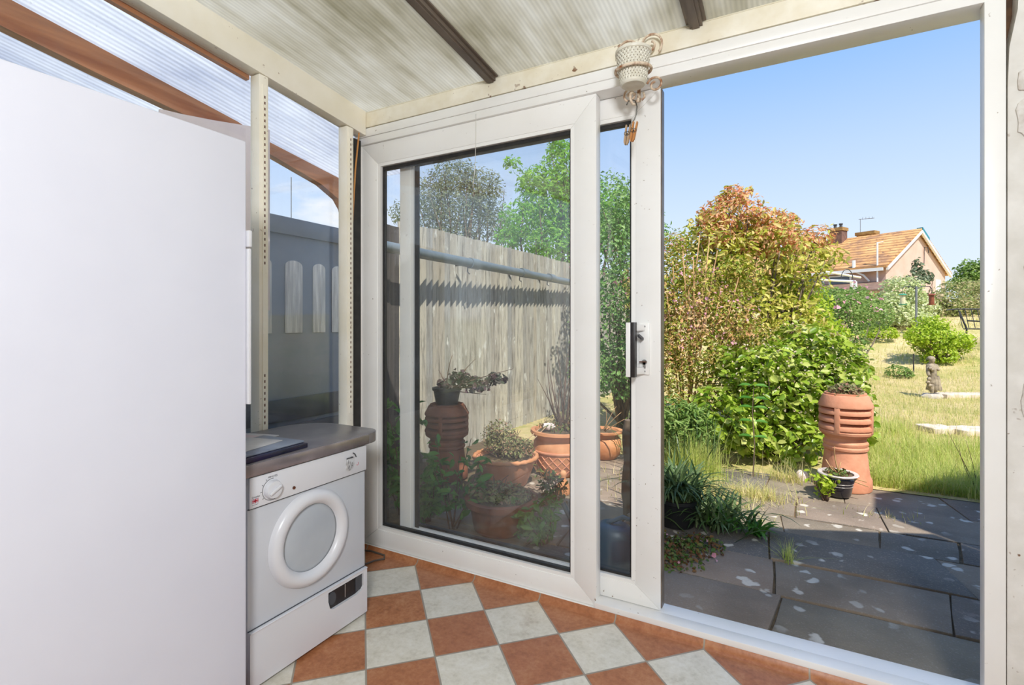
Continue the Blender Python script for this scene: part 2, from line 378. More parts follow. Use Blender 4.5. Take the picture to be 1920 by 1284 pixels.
class MB:
    def __init__(s): s.v = []; s.f = []
    def add(s, vs, fs):
        b = len(s.v); s.v += [tuple(p) for p in vs]; s.f += [tuple(i+b for i in q) for q in fs]; return s
    def box(s, x0, x1, y0, y1, z0, z1, M4=None):
        vs = [(x, y, z) for z in (z0, z1) for y in (y0, y1) for x in (x0, x1)]
        if M4: vs = [tuple(M4 @ Vector(p)) for p in vs]
        return s.add(vs, [(0, 2, 3, 1), (4, 5, 7, 6), (0, 1, 5, 4), (2, 6, 7, 3), (0, 4, 6, 2), (1, 3, 7, 5)])
    def prism(s, pts, axis, a0, a1):
        """polygon extruded along axis; pts in the other two axes (in xyz order)"""
        def mk(p, a):
            q = list(p); q.insert(axis, a); return tuple(q)
        n = len(pts); vs = [mk(p, a0) for p in pts]+[mk(p, a1) for p in pts]
        fs = [tuple(range(n))[::-1], tuple(range(n, 2*n))]+[(i, (i+1) % n, n+(i+1) % n, n+i) for i in range(n)]
        return s.add(vs, fs)
    def lathe(s, prof, c=(0, 0, 0), n=32, squash=(1, 1), M4=None, wob=None):
        vs = []; m = len(prof)
        for i in range(n):
            a = 2*PI*i/n
            for k, (r, z) in enumerate(prof):
                rr = r*(1+(wob(a, z) if wob else 0))
                p = Vector((rr*math.cos(a)*squash[0], rr*math.sin(a)*squash[1], z))
                if M4: p = M4 @ p
                vs.append((p[0]+c[0], p[1]+c[1], p[2]+c[2]))
        fs = [(i*m+k, ((i+1) % n)*m+k, ((i+1) % n)*m+k+1, i*m+k+1) for i in range(n) for k in range(m-1)]
        return s.add(vs, fs)
    def tube(s, pts, r, n=8, cap=True, closed=False):
        pts = [Vector(p) for p in pts]; m = len(pts)
        rs = r if isinstance(r, (list, tuple)) else [r]*m
        vs = []; ref = None
        for i, p in enumerate(pts):
            if closed: t = pts[(i+1) % m]-pts[i-1]
            else: t = pts[min(i+1, m-1)]-pts[max(i-1, 0)]
            t.normalize()
            if ref is None:
                ref = Vector((0, 0, 1)) if abs(t.z) < .9 else Vector((1, 0, 0))
            a = t.cross(ref)
            if a.length < 1e-6: a = t.orthogonal()
            a.normalize(); b = a.cross(t).normalized(); ref = b
            for k in range(n):
                q = p+rs[i]*(math.cos(2*PI*k/n)*a+math.sin(2*PI*k/n)*b); vs.append(tuple(q))
        e = m if closed else m-1
        fs = [(i*n+k, i*n+(k+1) % n, ((i+1) % m)*n+(k+1) % n, ((i+1) % m)*n+k) for i in range(e) for k in range(n)]
        if cap and not closed: fs += [tuple(range(n))[::-1], tuple(range((m-1)*n, m*n))]
        return s.add(vs, fs)
    def build(s, name, mat, parent=None, bevel=0, smooth=None, loc=None, seg=2):
        me = bpy.data.meshes.new(name); me.from_pydata(s.v, [], s.f); me.update()
        if bevel:
            import bmesh
            bm = bmesh.new(); bm.from_mesh(me)
            bmesh.ops.recalc_face_normals(bm, faces=bm.faces)
            ed = [e for e in bm.edges if len(e.link_faces) == 2 and e.calc_face_angle(0) > .6]
            bmesh.ops.bevel(bm, geom=ed, offset=bevel, segments=seg, profile=.5, affect='EDGES', clamp_overlap=True)
            bm.to_mesh(me); bm.free()
            if smooth is None: smooth = 40
        else:
            import bmesh
            bm = bmesh.new(); bm.from_mesh(me); bmesh.ops.recalc_face_normals(bm, faces=bm.faces); bm.to_mesh(me); bm.free()
        return finish(name, me, mat, parent, loc, smooth)

def skin(verts, edges, radii, sub=2):
    me = bpy.data.meshes.new('t'); me.from_pydata(verts, edges, []); o = bpy.data.objects.new('t', me); COL.objects.link(o)
    o.modifiers.new('s', 'SKIN')
    for v, r in zip(me.skin_vertices[0].data, radii):
        v.radius = r if isinstance(r, tuple) else (r, r)
    me.skin_vertices[0].data[0].use_root = True
    if sub:
        m = o.modifiers.new('u', 'SUBSURF'); m.levels = sub
    dg = bpy.context.evaluated_depsgraph_get(); dg.update()
    r = bpy.data.meshes.new_from_object(o.evaluated_get(dg))
    bpy.data.objects.remove(o); return r
def text_mesh(body, size, M4):
    cu = bpy.data.curves.new('t', 'FONT'); cu.body = body; cu.size = size; cu.extrude = .0003
    o = bpy.data.objects.new('t', cu); COL.objects.link(o)
    dg = bpy.context.evaluated_depsgraph_get(); dg.update()
    me = bpy.data.meshes.new_from_object(o.evaluated_get(dg)); bpy.data.objects.remove(o)
    me.materials.clear(); me.transform(M4); return me
def copy_tree(o, dx, rot=0, label=None):
    c = o.copy(); COL.objects.link(c); c.location = o.location+Vector(dx); c.rotation_euler.z += rot
    for ch in o.children:
        d = ch.copy(); COL.objects.link(d); d.parent = c
        for g in ch.children:
            e = g.copy(); COL.objects.link(e); e.parent = d
    if label: c['label'] = label
    return c

# ------------------------------------------------------------------ foliage helpers
def leaf_mesh(C, N, D, L, W, fold=.18, curl=.12):
    """C centres, N normals, D directions, L lengths, W widths -> one mesh of folded leaves"""
    n = len(C)
    N = N/np.linalg.norm(N, axis=1, keepdims=True)
    D = D-(D*N).sum(1, keepdims=True)*N; D /= np.linalg.norm(D, axis=1, keepdims=True)+1e-9
    Sd = np.cross(N, D)
    L = np.asarray(L)[:, None]; W = np.asarray(W)[:, None]
    up = N*W*fold
    V = np.stack([C-D*L*.5, C-D*L*.15+Sd*W*.5+up, C+D*L*.2+Sd*W*.42+up, C+D*L*.5-N*L*curl, C+D*L*.2-Sd*W*.42+up, C-D*L*.15-Sd*W*.5+up], 1).reshape(-1, 3)
    b = np.arange(n)[:, None]*6
    Fq = np.concatenate([b+np.array([[0, 1, 2, 3]]), b+np.array([[0, 3, 4, 5]])], 1).reshape(-1, 4)
    return quad_mesh(V, Fq)
def quad_mesh(V, Fq):
    me = bpy.data.meshes.new('leaves')
    me.vertices.add(len(V)); me.vertices.foreach_set('co', V.astype(np.float32).ravel())
    k = Fq.shape[1]
    me.loops.add(len(Fq)*k); me.loops.foreach_set('vertex_index', Fq.astype(np.int32).ravel())
    me.polygons.add(len(Fq)); me.polygons.foreach_set('loop_start', np.arange(0, len(Fq)*k, k, dtype=np.int32))
    me.update(calc_edges=True); me.validate()
    return me
def sample_blobs(n, blobs, shell=.5):
    """blobs (cx,cy,cz,rx,ry,rz); returns points and outward dirs, biased to the shell"""
    B = np.array(blobs, float); w = B[:, 3]*B[:, 4]+B[:, 4]*B[:, 5]+B[:, 3]*B[:, 5]; w /= w.sum()
    idx = RNG.choice(len(B), n, p=w)
    d = RNG.normal(size=(n, 3)); d /= np.linalg.norm(d, axis=1, keepdims=True)
    r = 1-(1-RNG.random(n)**.5)*(1-shell)
    r = r*(1+RNG.normal(size=n)*.06)
    P = B[idx, :3]+d*B[idx, 3:]*r[:, None]
    return P, d
def leaves(name, mat, parent, n, blobs, L, W=None, shell=.45, up=.6, jit=.25, minz=None, fold=.18, filt=None):
    P, d = sample_blobs(n, blobs, shell)
    # clumping
    ph = np.sin(P[:, 0]*9.1+1.3)*np.sin(P[:, 1]*8.3+.4)*np.sin(P[:, 2]*9.7+2.1)
    P = P+d*ph[:, None]*.10*min(1, L*12)
    k = P[:, 2] > (minz if minz is not None else -9)
    if filt is not None: k &= filt(P)
    P, d = P[k], d[k]; n = len(P)
    N = d*.7+RNG.normal(size=(n, 3))*.6; N[:, 2] += up
    D = RNG.normal(size=(n, 3)); D[:, 2] -= .25
    Ls = L*(1+RNG.normal(size=n)*jit).clip(.45, 1.7)
    me = leaf_mesh(P, N, D, Ls, Ls*((W or .5*L)/L), fold)
    return tag(finish(name, me, mat, parent), kind='stuff')
def stems(name, mat, parent, base, tips, r0=.02, r1=.004, bend=.15, n=5):
    b = MB()
    for t in tips:
        p0 = Vector(base)+Vector((rnd.uniform(-1, 1)*r0*3, rnd.uniform(-1, 1)*r0*3, 0)); t = Vector(t)
        mid = (p0+t)/2+Vector((rnd.uniform(-1, 1), rnd.uniform(-1, 1), rnd.uniform(-.3, .6)))*bend*(t-p0).length
        pts = [(1-s)**2*p0+2*s*(1-s)*mid+s*s*t for s in (0, .25, .5, .75, 1)]
        b.tube(pts, [r0+(r1-r0)*s for s in (0, .25, .5, .75, 1)], n)
    return b.build(name, mat, parent, smooth=180)
def tips_in(blobs, n, frac=.8):
    P, _ = sample_blobs(n, blobs, .5)
    return [tuple(p) for p in P]
def bush(name, label, cat, base, blobs, n, L, W, leaf, twig='bark', ns=14, group=None, r0=.02, **k):
    o = thing(name, base, label, cat, group)
    leaves('foliage', leaf, o, n, blobs, L, W, minz=base[2]+.005, **k)
    stems('branches', twig, o, base, tips_in(blobs, ns), r0)
    return o
def blades(pts, h, w, lean=.35, jit=.4, seg=3):
    """curved tapered grass blades at pts (n,3)"""
    n = len(pts); az = RNG.random(n)*2*PI
    dirx = np.stack([np.cos(az), np.sin(az), 0*az], 1); side = np.stack([-np.sin(az), np.cos(az), 0*az], 1)
    H = h*(1+RNG.normal(size=n)*jit).clip(.3, 2.2); ln = lean*np.abs(RNG.normal(size=n)+.6)
    rows = []
    for k in range(seg+1):
        s = k/seg
        c = pts+np.array([0, 0, 1.])*(H*s*(1-.25*s*ln))[:, None]+dirx*(H*ln*s*s)[:, None]
        ww = w*(1-s*.92)*.5
        rows += [c-side*ww, c+side*ww]
    V = np.stack(rows, 1).reshape(-1, 3); m = 2*(seg+1)
    b = np.arange(n)[:, None]*m
    Fq = np.concatenate([b+np.array([[2*k, 2*k+1, 2*k+3, 2*k+2]]) for k in range(seg)], 1).reshape(-1, 4)
    return quad_mesh(V, Fq)
def straps(name, mat, parent, base, n, h, w, spread=1., seg=6, cr=.03):
    """long arching strap leaves from one crown"""
    pts = np.array(base)+np.concatenate([RNG.normal(size=(n, 2))*cr, np.zeros((n, 1))], 1)
    az = RNG.random(n)*2*PI; sp = spread*(.3+RNG.random(n)*.9); H = h*(.6+RNG.random(n)*.6)
    dirx = np.stack([np.cos(az), np.sin(az), 0*az], 1); side = np.stack([-np.sin(az), np.cos(az), 0*az], 1)
    rows = []
    for k in range(seg+1):
        s = k/seg
        c = pts+np.array([0, 0, 1.])*(H*(1.5*s-.95*s*s*np.minimum(1.2, sp+.2)))[:, None]+dirx*(H*sp*s)[:, None]
        ww = w*min(1, s*3+.35)*(1-s**3*.97)*.5
        rows += [c-side*ww, c+side*ww]
    V = np.stack(rows, 1).reshape(-1, 3); V[:, 2] = np.maximum(V[:, 2], -.05); m = 2*(seg+1)
    b = np.arange(n)[:, None]*m
    Fq = np.concatenate([b+np.array([[2*k, 2*k+1, 2*k+3, 2*k+2]]) for k in range(seg)], 1).reshape(-1, 4)
    return tag(finish(name, quad_mesh(V, Fq), mat, parent), kind='stuff')
SKY, SUN, FILL, EXPO = .95, 5.3, 54., 0.22
# ================================================================== THE ROOM
def zr(y): return 2.205+.11*(1.886-y)
Y0 = 1.886
fl = MB()
fl.box(-1.95, 1.3, -1.6, 1.858, -.04, 0)
ys = [(1.858, 0), (1.868, .002), (1.878, .008), (1.8855, .022), (1.8855, -.04), (1.858, -.04)]
fl.prism(ys, 0, -1.95, .5)
tag(fl.build('floor', 'tiles', smooth=60), kind='structure')

ceil = thing('ceiling', (0, 0, 0), kind='structure')
for a, b in ((-1.93, -1.13), (-1.122, -.284), (-.276, 1.3)):  # left sheet lengthened out of view to shade the pots outside
    m = MB(); m.add([(x, y, zr(y)+dz) for dz in (.0, .012) for y in (-1.6, 2.42 if a < -1.5 else 2.1) for x in (a, b)],
                    [(0, 2, 3, 1), (4, 5, 7, 6), (0, 1, 5, 4), (2, 6, 7, 3), (0, 4, 6, 2), (1, 3, 7, 5)])
    m.build('roof_sheet', 'sheet', ceil)
for x in (-1.126, -.28):
    m = MB()
    for hw, d0, d1 in ((.034, -.006, .0), (.022, -.022, -.006), (.012, -.027, -.022), (.03, .0125, .03)):
        m.add([(x+sx*hw, y, zr(y)+d) for d in (d0, d1) for y in (-1.6, 1.884 if d1 <= 0 else 2.1) for sx in (-1, 1)],
              [(0, 2, 3, 1), (4, 5, 7, 6), (0, 1, 5, 4), (2, 6, 7, 3), (0, 4, 6, 2), (1, 3, 7, 5)])
    m.build('glazing_bar', 'bar', ceil)

# eave beam above the door
m = MB(); m.box(-1.93, 1.3, 1.886, 1.96, 2.122, 2.196)
m.prism([(1.886, 2.196), (1.96, 2.196), (1.96, 2.196), (1.892, 2.204)], 0, -1.93, 1.3)
tag(m.build('trim_1', 'cream_old', bevel=.003), kind='structure')

# left glazed wall
wl = thing('wall_left', (-1.89, 1.0, 0), kind='structure')
def slope_box(x0, x1, ya, yb, top, bot):
    m = MB(); m.add([(x, y, zr(y)+d) for d in (bot, top) for y in (ya, yb) for x in (x0, x1)],
                    [(0, 2, 3, 1), (4, 5, 7, 6), (0, 1, 5, 4), (2, 6, 7, 3), (0, 4, 6, 2), (1, 3, 7, 5)]); return m
slope_box(-1.925, -1.86, -1.6, 1.884, -.004, -.125).build('rafter', 'cream', wl, bevel=.003)
slope_box(-1.95, -1.928, -1.6, 1.30, -.06, -.140).build('outer_batten', 'timber', wl)
for ya, yb in ((1.297, 1.338), (1.757, 1.80)):
    m = MB(); m.box(-1.917, -1.86, ya, yb, .62, zr(yb)-.126); p = m.build('post', 'cream', wl, bevel=.003)
    yc = ya+.022
    m = MB(); m.box(-1.8598, -1.8565, yc-.008, yc+.010, .70, 2.10-.04*(ya > 1.5)); m.build('slotted_upright', 'cream', p)
    m = MB()
    for k in range(56):
        z = .725+k*.024
        if ya < 1.5 and .92 < z < 1.36: continue
        if z > 2.08-.04*(ya > 1.5): break
        m.box(-1.8567, -1.8560, yc-.0022, yc+.003, z, z+.011)
    m.build('slots', 'copper', p)
m = MB(); m.box(-1.925, -1.86, -1.6, 1.80, 0, .62); m.build('lower_panel', 'cream', wl)
m = MB(); m.box(-1.93, -1.895, 1.802, 1.883, 0, 2.06); m.build('gap_filler', 'gasket', wl)
for ya, yb in ((-.5, 1.296), (1.339, 1.756)):
    m = MB(); m.add([(x, y, z) for x in (-1.908, -1.904) for (y, z) in ((ya, .625), (yb, .625), (yb, zr(yb)-.127), (ya, zr(ya)-.127))],
                    [(0, 1, 2, 3), (4, 7, 6, 5), (0, 4, 5, 1), (1, 5, 6, 2), (2, 6, 7, 3), (3, 7, 4, 0)])
    m.build('pane', 'glass', wl)
m = MB(); m.tube([(-1.885, 1.815, z) for z in (.0, .8, 1.1, 1.6)]+[(-1.878, 1.83, 1.9), (-1.872, 1.85, 2.1)], .004); m.build('cable', 'peg_orange', wl)

# unseen walls behind the camera
m = MB(); m.box(-1.95, 1.3, -1.7, -1.6, 0, 2.6); tag(m.build('wall_back', 'plaster_int'), kind='structure')
m = MB(); m.prism([(-1.6, 0), (2.03, 0), (2.03, zr(2.03)+.011), (-1.6, zr(-1.6)+.011)], 0, 1.301, 1.4); tag(m.build('wall_right', 'plaster_int'), kind='structure')
# white pier to the right of the door
wf = thing('wall_front', (.9, 1.9, 0), kind='structure')
m = MB(); m.prism([(.540, 0), (1.3, 0), (1.3, 2.12), (.566, 2.12), (.562, 2.0), (.545, 1.90), (.5415, 1.80)], 1, 1.888, 2.03); m.build('pier', 'plaster', wf)
m = MB(); m.prism([(.542, 1.80), (.58, 1.80), (.58, 2.12), (.542, 2.12)], 1, 1.93, 1.98); m.build('timber_packer', 'brownwood', wf)
def blob(cx, cz, rx, rz, y0, y1, n=16, seed=0):
    q = random.Random(seed); pts = []
    for i in range(n):
        a = 2*PI*i/n; k = 1+q.uniform(-.22, .22); pts.append((cx+rx*k*math.cos(a), cz+rz*k*math.sin(a)))
    return MB().prism(pts, 1, y0, y1)
for i, (cx, cz, rx, rz) in enumerate(((.572, 1.80, .012, .03), (.575, 1.70, .018, .05), (.588, .92, .02, .06), (.585, 1.28, .012, .022))):
    blob(cx, cz, rx, rz, 1.882, 1.889, seed=i).build('paint_flake', 'plaster_flake', wf, bevel=.002)
# unseen wing blocks, shaped to throw the patio shade, out of frame to the right
m = MB(); m.prism([(1.91, 2.5), (1.97, 2.93), (2.65, 3.57), (4.5, 3.7), (4.5, -.12)], 2, -.2, 2.78)
m.prism([(.86, 2.06), (1.905, 2.494), (4.49, -.12), (1.42, -.12), (1.42, 2.06)], 2, -.2, 2.28)
tag(m.build('shade_wing', 'plaster_int'), kind='structure')

# ------------------------------------------------------------------ sliding door
def frame_mb(x0, x1, z0, z1, wl_, wr_, wb_, wt_, y0, y1, gap=.0006):
    m = MB(); g = gap
    a, b, c, d = (x0, z0), (x1, z0), (x1, z1), (x0, z1)
    e, f, h, i = (x0+wl_, z0+wb_), (x1-wr_, z0+wb_), (x1-wr_, z1-wt_), (x0+wl_, z1-wt_)
    for q, sh in (((a, b, f, e), (0, -g)), ((b, c, h, f), (g, 0)), ((c, d, i, h), (0, g)), ((d, a, e, i), (-g, 0))):
        m.prism([(p[0]+sh[0], p[1]+sh[1]) for p in q], 1, y0, y1)
    return m
d1 = thing('door_1', (-.72, 1.95, 0), kind='structure')
m = MB()
m.box(-1.943, .538, 1.886, 2.045, 2.076, 2.118); m.box(-1.943, .538, 1.890, 1.995, 2.040, 2.0755)
m.build('frame_head', 'upvc', d1, bevel=.002)
m = MB(); m.box(-1.943, -1.908, 1.887, 2.045, 0, 2.04); m.build('frame_jamb', 'upvc', d1, bevel=.002)
m = MB(); m.box(.492, .538, 1.887, 1.925, 0, 2.0395); m.box(.523, .538, 1.925, 2.045, 0, 2.0395); m.build('frame_jamb', 'upvc', d1, bevel=.002)
m = MB(); m.box(-1.907, .5225, 1.945, 2.045, -.05, .026); m.box(-1.907, -.662, 1.888, 1.944, -.05, .018); m.build('frame_sill', 'upvc', d1, bevel=.002)
m = MB(); m.box(-.660, .4915, 1.8865, 1.944, 0, .043); m.build('track_cover', 'upvc', d1, bevel=.003)
def leaf(parent, x0, x1, z0, z1, ws, y0, y1):
    """one glazed leaf: mitred profile, bead, gasket, pane"""
    l, r, b, t = ws
    fr = frame_mb(x0, x1, z0, z1, l-.018, r-.018, b-.016, t-.016, y0, y1).build('leaf_frame', 'upvc', parent, bevel=.0012)
    bd = frame_mb(x0+l-.018, x1-r+.018, z0+b-.016, z1-t+.016, .018, .018, .016, .016, y0+.003, y1-.003).build('glazing_bead', 'upvc', fr if parent.parent is None and parent.get('kind') else parent)
    gk = frame_mb(x0+l, x1-r, z0+b, z1-t, .009, .009, .010, .016, y0+.018, y0+.040, 0).build('gasket', 'gasket', parent)
    m = MB(); m.box(x0+l+.002, x1-r-.002, y0+.022, y0+.036, z0+b+.002, z1-t-.002)
    return m.build('pane', 'glass', parent)
leaf(d1, -1.907, -.657, .021, 2.0385, (.123, .109, .098, .118), 1.903, 1.953)
d2 = thing('door_2', (-1.06, 1.995, .03), kind='structure')
leaf(d2, -1.715, -.423, .033, 2.038, (.085, .114, .090, .097), 1.972, 2.020)
m = MB(); m.box(-.4225, -.418, 1.976, 2.016, .04, 2.035); m.build('edge_seal', 'bar', d2)
m = MB(); m.box(-1.618, -1.594, 1.9685, 1.9715, .125, 1.94); m.build('interlock_seal', 'gasket', d2)
h = MB(); h.box(-.503, -.463, 1.962, 1.9718, .935, 1.136); h = h.build('handle', 'upvc', d2, bevel=.002)
m = MB(); m.box(-.536, -.518, 1.893, 1.926, .930, 1.137)
for z0, z1 in ((1.105, 1.13), (.938, .965)):
    m.prism([(-.520, 1.905), (-.512, 1.905), (-.478, 1.9622), (-.502, 1.9622)], 2, z0, z1)
m.build('grip', 'upvc', h, bevel=.002)
m = MB(); m.box(-.5178, -.501, 1.891, 1.9265, .929, 1.138); m.build('grip_insert', 'black_plastic', h, bevel=.002)
m = MB(); m.prism([(-.500, 1.082), (-.484, 1.070), (-.484, 1.078), (-.500, 1.092)], 1, 1.925, 1.9618); m.build('latch_lever', 'iron', h)
for z in (1.122, .948):
    m = MB(); m.lathe([(0, -.002), (.004, -.002), (.0045, 0), (0, 0)], (0, 0, 0), 14, M4=Matrix.Translation((-.482, 1.9605, z)) @ Matrix.Rotation(-PI/2, 4, 'X'))
    m.build('screw', 'iron', h)
m = MB(); m.lathe([(0, 0), (.010, 0), (.010, .007), (0, .007)], (0, 0, 0), 18, M4=Matrix.Translation((-.481, 1.962, .984)) @ Matrix.Rotation(PI/2, 4, 'X'))
m.box(-.4855, -.4765, 1.955, 1.9619, .960, .984); m.build('lock_cylinder', 'chrome', h)
m = MB(); m.box(-.497, -.470, 1.940, 1.954, .9845, .9875); m.build('key', 'copper', h)

# ================================================================== THINGS INDOORS
# tall freezer
fz = thing('tall_freezer', (-1.6, .635, 0), 'tall plain white freezer standing beside the tumble dryer', 'freezer')
m = MB(); m.box(-1.845, -1.412, .358, .908, .03, 1.652); m.build('cabinet', 'white_enamel', fz, bevel=.006)
m = MB(); m.box(-1.408, -1.36, .360, .909, .05, 1.655); dr = m.build('door', 'white_enamel', fz, bevel=.005, seg=3)
m = MB(); m.box(-1.372, -1.352, .9095, .919, .90, 1.348); m.box(-1.374, -1.350, .9092, .920, 1.352, 1.40); m.build('handle', 'dryer_trim', dr, bevel=.003)
m = MB(); m.box(-1.40, -1.37, .9075, .9115, 1.50, 1.62); m.build('door_seal', 'gasket', dr)
for a, b, c in ((-1.41, -1.375, .0485), (-1.83, -1.78, .03)):
    m = MB(); m.box(a, b, .37, .90, 0, c); m.build('foot', 'gasket', fz)

# tumble dryer
XF = -1.445
td = thing('tumble_dryer', (-1.66, 1.213, 0), 'small white front-loading tumble dryer with a round grey door, under the worktop', 'tumble dryer')
m = MB(); m.box(-1.845, XF, .968, 1.458, .012, .662); m.box(-1.845, -1.83, .968, 1.458, 0, .012); 
m.build('cabinet', 'dryer_white', td, bevel=.004)
m = MB(); m.box(XF+.0005, XF+.010, .969, 1.457, .564, .661); cp = m.build('control_panel', 'dryer_trim', td, bevel=.004)
m = MB(); m.box(XF-.001, XF+.003, .969, 1.457, .5605, .564); m.build('panel_gap', 'grey_print', td)
m = MB(); m.box(XF-.001, XF+.002, .969, 1.457, .1875, .190); m.build('panel_gap', 'grey_print', td)
RX = Matrix.Rotation(PI/2, 4, 'Y')
def onfront(y, z, x=XF): return Matrix.Translation((x, y, z)) @ RX
m = MB(); m.lathe([(0, 0), (.029, 0), (.030, .006), (.026, .016), (.024, .0165), (0, .0165)], M4=onfront(1.045, .607, XF+.010), n=36)
kb = m.build('knob', 'dryer_trim', cp, smooth=40)
m = MB(); m.box(-.004, .004, -.024, .022, .0166, .024, M4=onfront(1.045, .607, XF+.010) @ Matrix.Rotation(.45, 4, 'Z')); m.build('pointer_ridge', 'dryer_trim', cp, bevel=.002)
m = MB(); cyc = [(XF+.0105, 1.045+.034*math.cos(a), .607+.034*math.sin(a)) for a in [i*PI/16+PI*.45 for i in range(24)]]
m.tube(cyc, .0007, 5)
for a in (2.6, 3.15, 3.75, 2.1): m.tube([(XF+.0105, 1.045+.036*math.cos(a), .607+.036*math.sin(a)), (XF+.0105, 1.045+.041*math.cos(a), .607+.041*math.sin(a))], .0007, 5)
m.build('dial_scale', 'grey_print', cp)
TXT = lambda y, z: Matrix(((0, 0, 1, XF+.0102), (1, 0, 0, y), (0, 1, 0, z), (0, 0, 0, 1)))
o = finish('dial_marks', text_mesh('MINUTES', .0085, TXT(1.030, .644)), 'grey_print', cp)
# sticker with the flag
o = finish('maker_text', text_mesh('Crosslee', .0075, TXT(.976, .5965)), 'grey_print', cp)
m = MB(); fx = XF+.0102
def fq(y0, y1, z0, z1, dx): return [(fx+dx, .976+y0, .580+z0), (fx+dx, .976+y1, .580+z0), (fx+dx, .976+y1, .580+z1), (fx+dx, .976+y0, .580+z1)]
flg = MB(); flg.box(fx, fx+.0003, .976, .998, .580, .594); fs = flg.build('flag_sticker', 'blue_print', cp)
m = MB(); w, hh = .022, .014
def diag(th, dx, mb):
    for s in (1, -1):
        a = [(0, 0), (th, 0), (w, hh-th*.7), (w, hh), (w-th, hh), (0, th*.7)]
        if s < 0: a = [(w-p, q) for p, q in a]
        mb.prism([(.976+p, .580+q) for p, q in a], 0, fx+dx, fx+dx+.0002)
diag(.0035, .0003, m); m.box(fx+.0005, fx+.0007, .976+w*.36, .976+w*.64, .580, .580+hh); m.box(fx+.0005, fx+.0007, .976, .976+w, .580+hh*.3, .580+hh*.7)
m.build('flag_white', 'white_print', cp)
m = MB(); diag(.0016, .0006, m); m.box(fx+.0008, fx+.001, .976+w*.42, .976+w*.58, .580, .580+hh); m.box(fx+.0008, fx+.001, .976, .976+w, .580+hh*.38, .580+hh*.62)
m.build('flag_red', 'red_print', cp)
m = MB()
for k in range(7): m.box(fx, fx+.0002, .977+k*.003, .979+k*.003, .5745, .576)
m.build('small_print', 'grey_print', cp)
m = MB(); m.lathe([(0, 0), (.0055, 0), (.005, .003), (.002, .003), (.002, .001), (0, .001)], M4=onfront(1.126, .588, XF+.010), n=16); m.build('indicator', 'copper', cp, smooth=40)
# embossed helmet emblem
hp = [(1.349, .586), (1.352, .625), (1.358, .634), (1.372, .638), (1.386, .635), (1.391, .628), (1.391, .602), (1.382, .588), (1.368, .583)]
m = MB(); m.prism(hp, 0, XF+.010, XF+.0125); em = m.build('emblem', 'emboss', cp, bevel=.001)
m = MB(); m.box(XF+.0125, XF+.0145, 1.352, 1.383, .629, .633); m.tube([(XF+.0125, 1.384, .646), (XF+.013, 1.393, .640), (XF+.0125, 1.400, .628)], .002, 6)
for a, b, c, d in ((1.362, .612, 1.362, .624), (1.372, .614, 1.374, .600), (1.380, .612, 1.378, .598), (1.358, .590, 1.368, .604), (1.368, .584, 1.368, .600), (1.374, .590, 1.382, .602)):
    m.tube([(XF+.0125, a, b), (XF+.0125, c, d)], .0009, 5)
m.build('emblem_lines', 'grey_print', cp)
m = MB(); m.tube([(XF+.0104, 1.408+.005*math.cos(a), .600+.006*math.sin(a)) for a in (-2.6, -1.8, -.9, 0, .9)], .0008, 5); m.build('emblem_curl', 'red_print', cp)
# door
CY, CZ, RO = 1.200, .396, .163
m = MB(); m.lathe([(.112, .004), (.114, .010), (.120, .019), (.130, .0245), (.142, .025), (.153, .020), (.160, .010), (RO, .0005)], M4=onfront(CY, CZ), n=72)
m.build('door_ring', 'dryer_trim', td, smooth=60)
m = MB(); m.lathe([(0, .011), (.06, .010), (.095, .006), (.108, .002), (.1135, .0005)], M4=onfront(CY, CZ), n=64); dd = m.build('door', 'dryer_door', td, smooth=60)
m = MB(); m.box(.0, .012, -.004, .004, .004, .012, M4=onfront(CY-.117, CZ+.05) @ Matrix.Rotation(.3, 4, 'Z')); m.build('door_catch', 'grey_print', dd)
# plinth with vent
vent = [(1.272, .172), (1.268, .140), (1.276, .112), (1.290, .104), (1.405, .104), (1.425, .109), (1.436, .122), (1.438, .172)]
pl = MB()
out_ = [(.969, .012), (1.457, .012), (1.457, .187), (.969, .187)]
# plate made of strips around the opening
x0, x1 = XF+.0005, XF+.012
pl.box(x0, x1, .969, 1.268, .014, .187); pl.box(x0, x1, 1.438, 1.457, .014, .187); pl.box(x0, x1, 1.268, 1.438, .172, .187); pl.box(x0, x1, 1.268, 1.438, .014, .104)
pl.prism([(1.268, .104), (1.29, .104), (1.276, .112), (1.268, .140)], 0, x0, x1); pl.prism([(1.438, .104), (1.438, .122), (1.425, .109), (1.405, .104)], 0, x0, x1)
pn = pl.build('plinth', 'dryer_trim', td)
m = MB(); m.prism([(.969, .187), (1.457, .187), (1.457, .1835), (.969, .1835)], 0, XF+.011, XF+.0155); m.build('plinth_lip', 'dryer_trim', pn, bevel=.0015)
m = MB(); m.prism(vent, 0, XF-.0005, XF+.0015); m.build('vent', 'black_plastic', pn)
m = MB(); m.lathe([(0, 0), (.018, 0), (.017, .003), (0, .003)], M4=onfront(1.293, .139, XF+.0015), n=18, squash=(1.3, 1)); m.build('filter_knob', 'grey_print', pn)
m = MB(); m.box(XF+.0015, XF+.0055, 1.405, 1.436, .112, .168); m.build('vent_filter', 'grey_print', pn)
m = MB(); m.box(XF+.0015, XF+.004, 1.352, 1.356, .115, .163); m.build('vent_latch', 'chrome', pn)

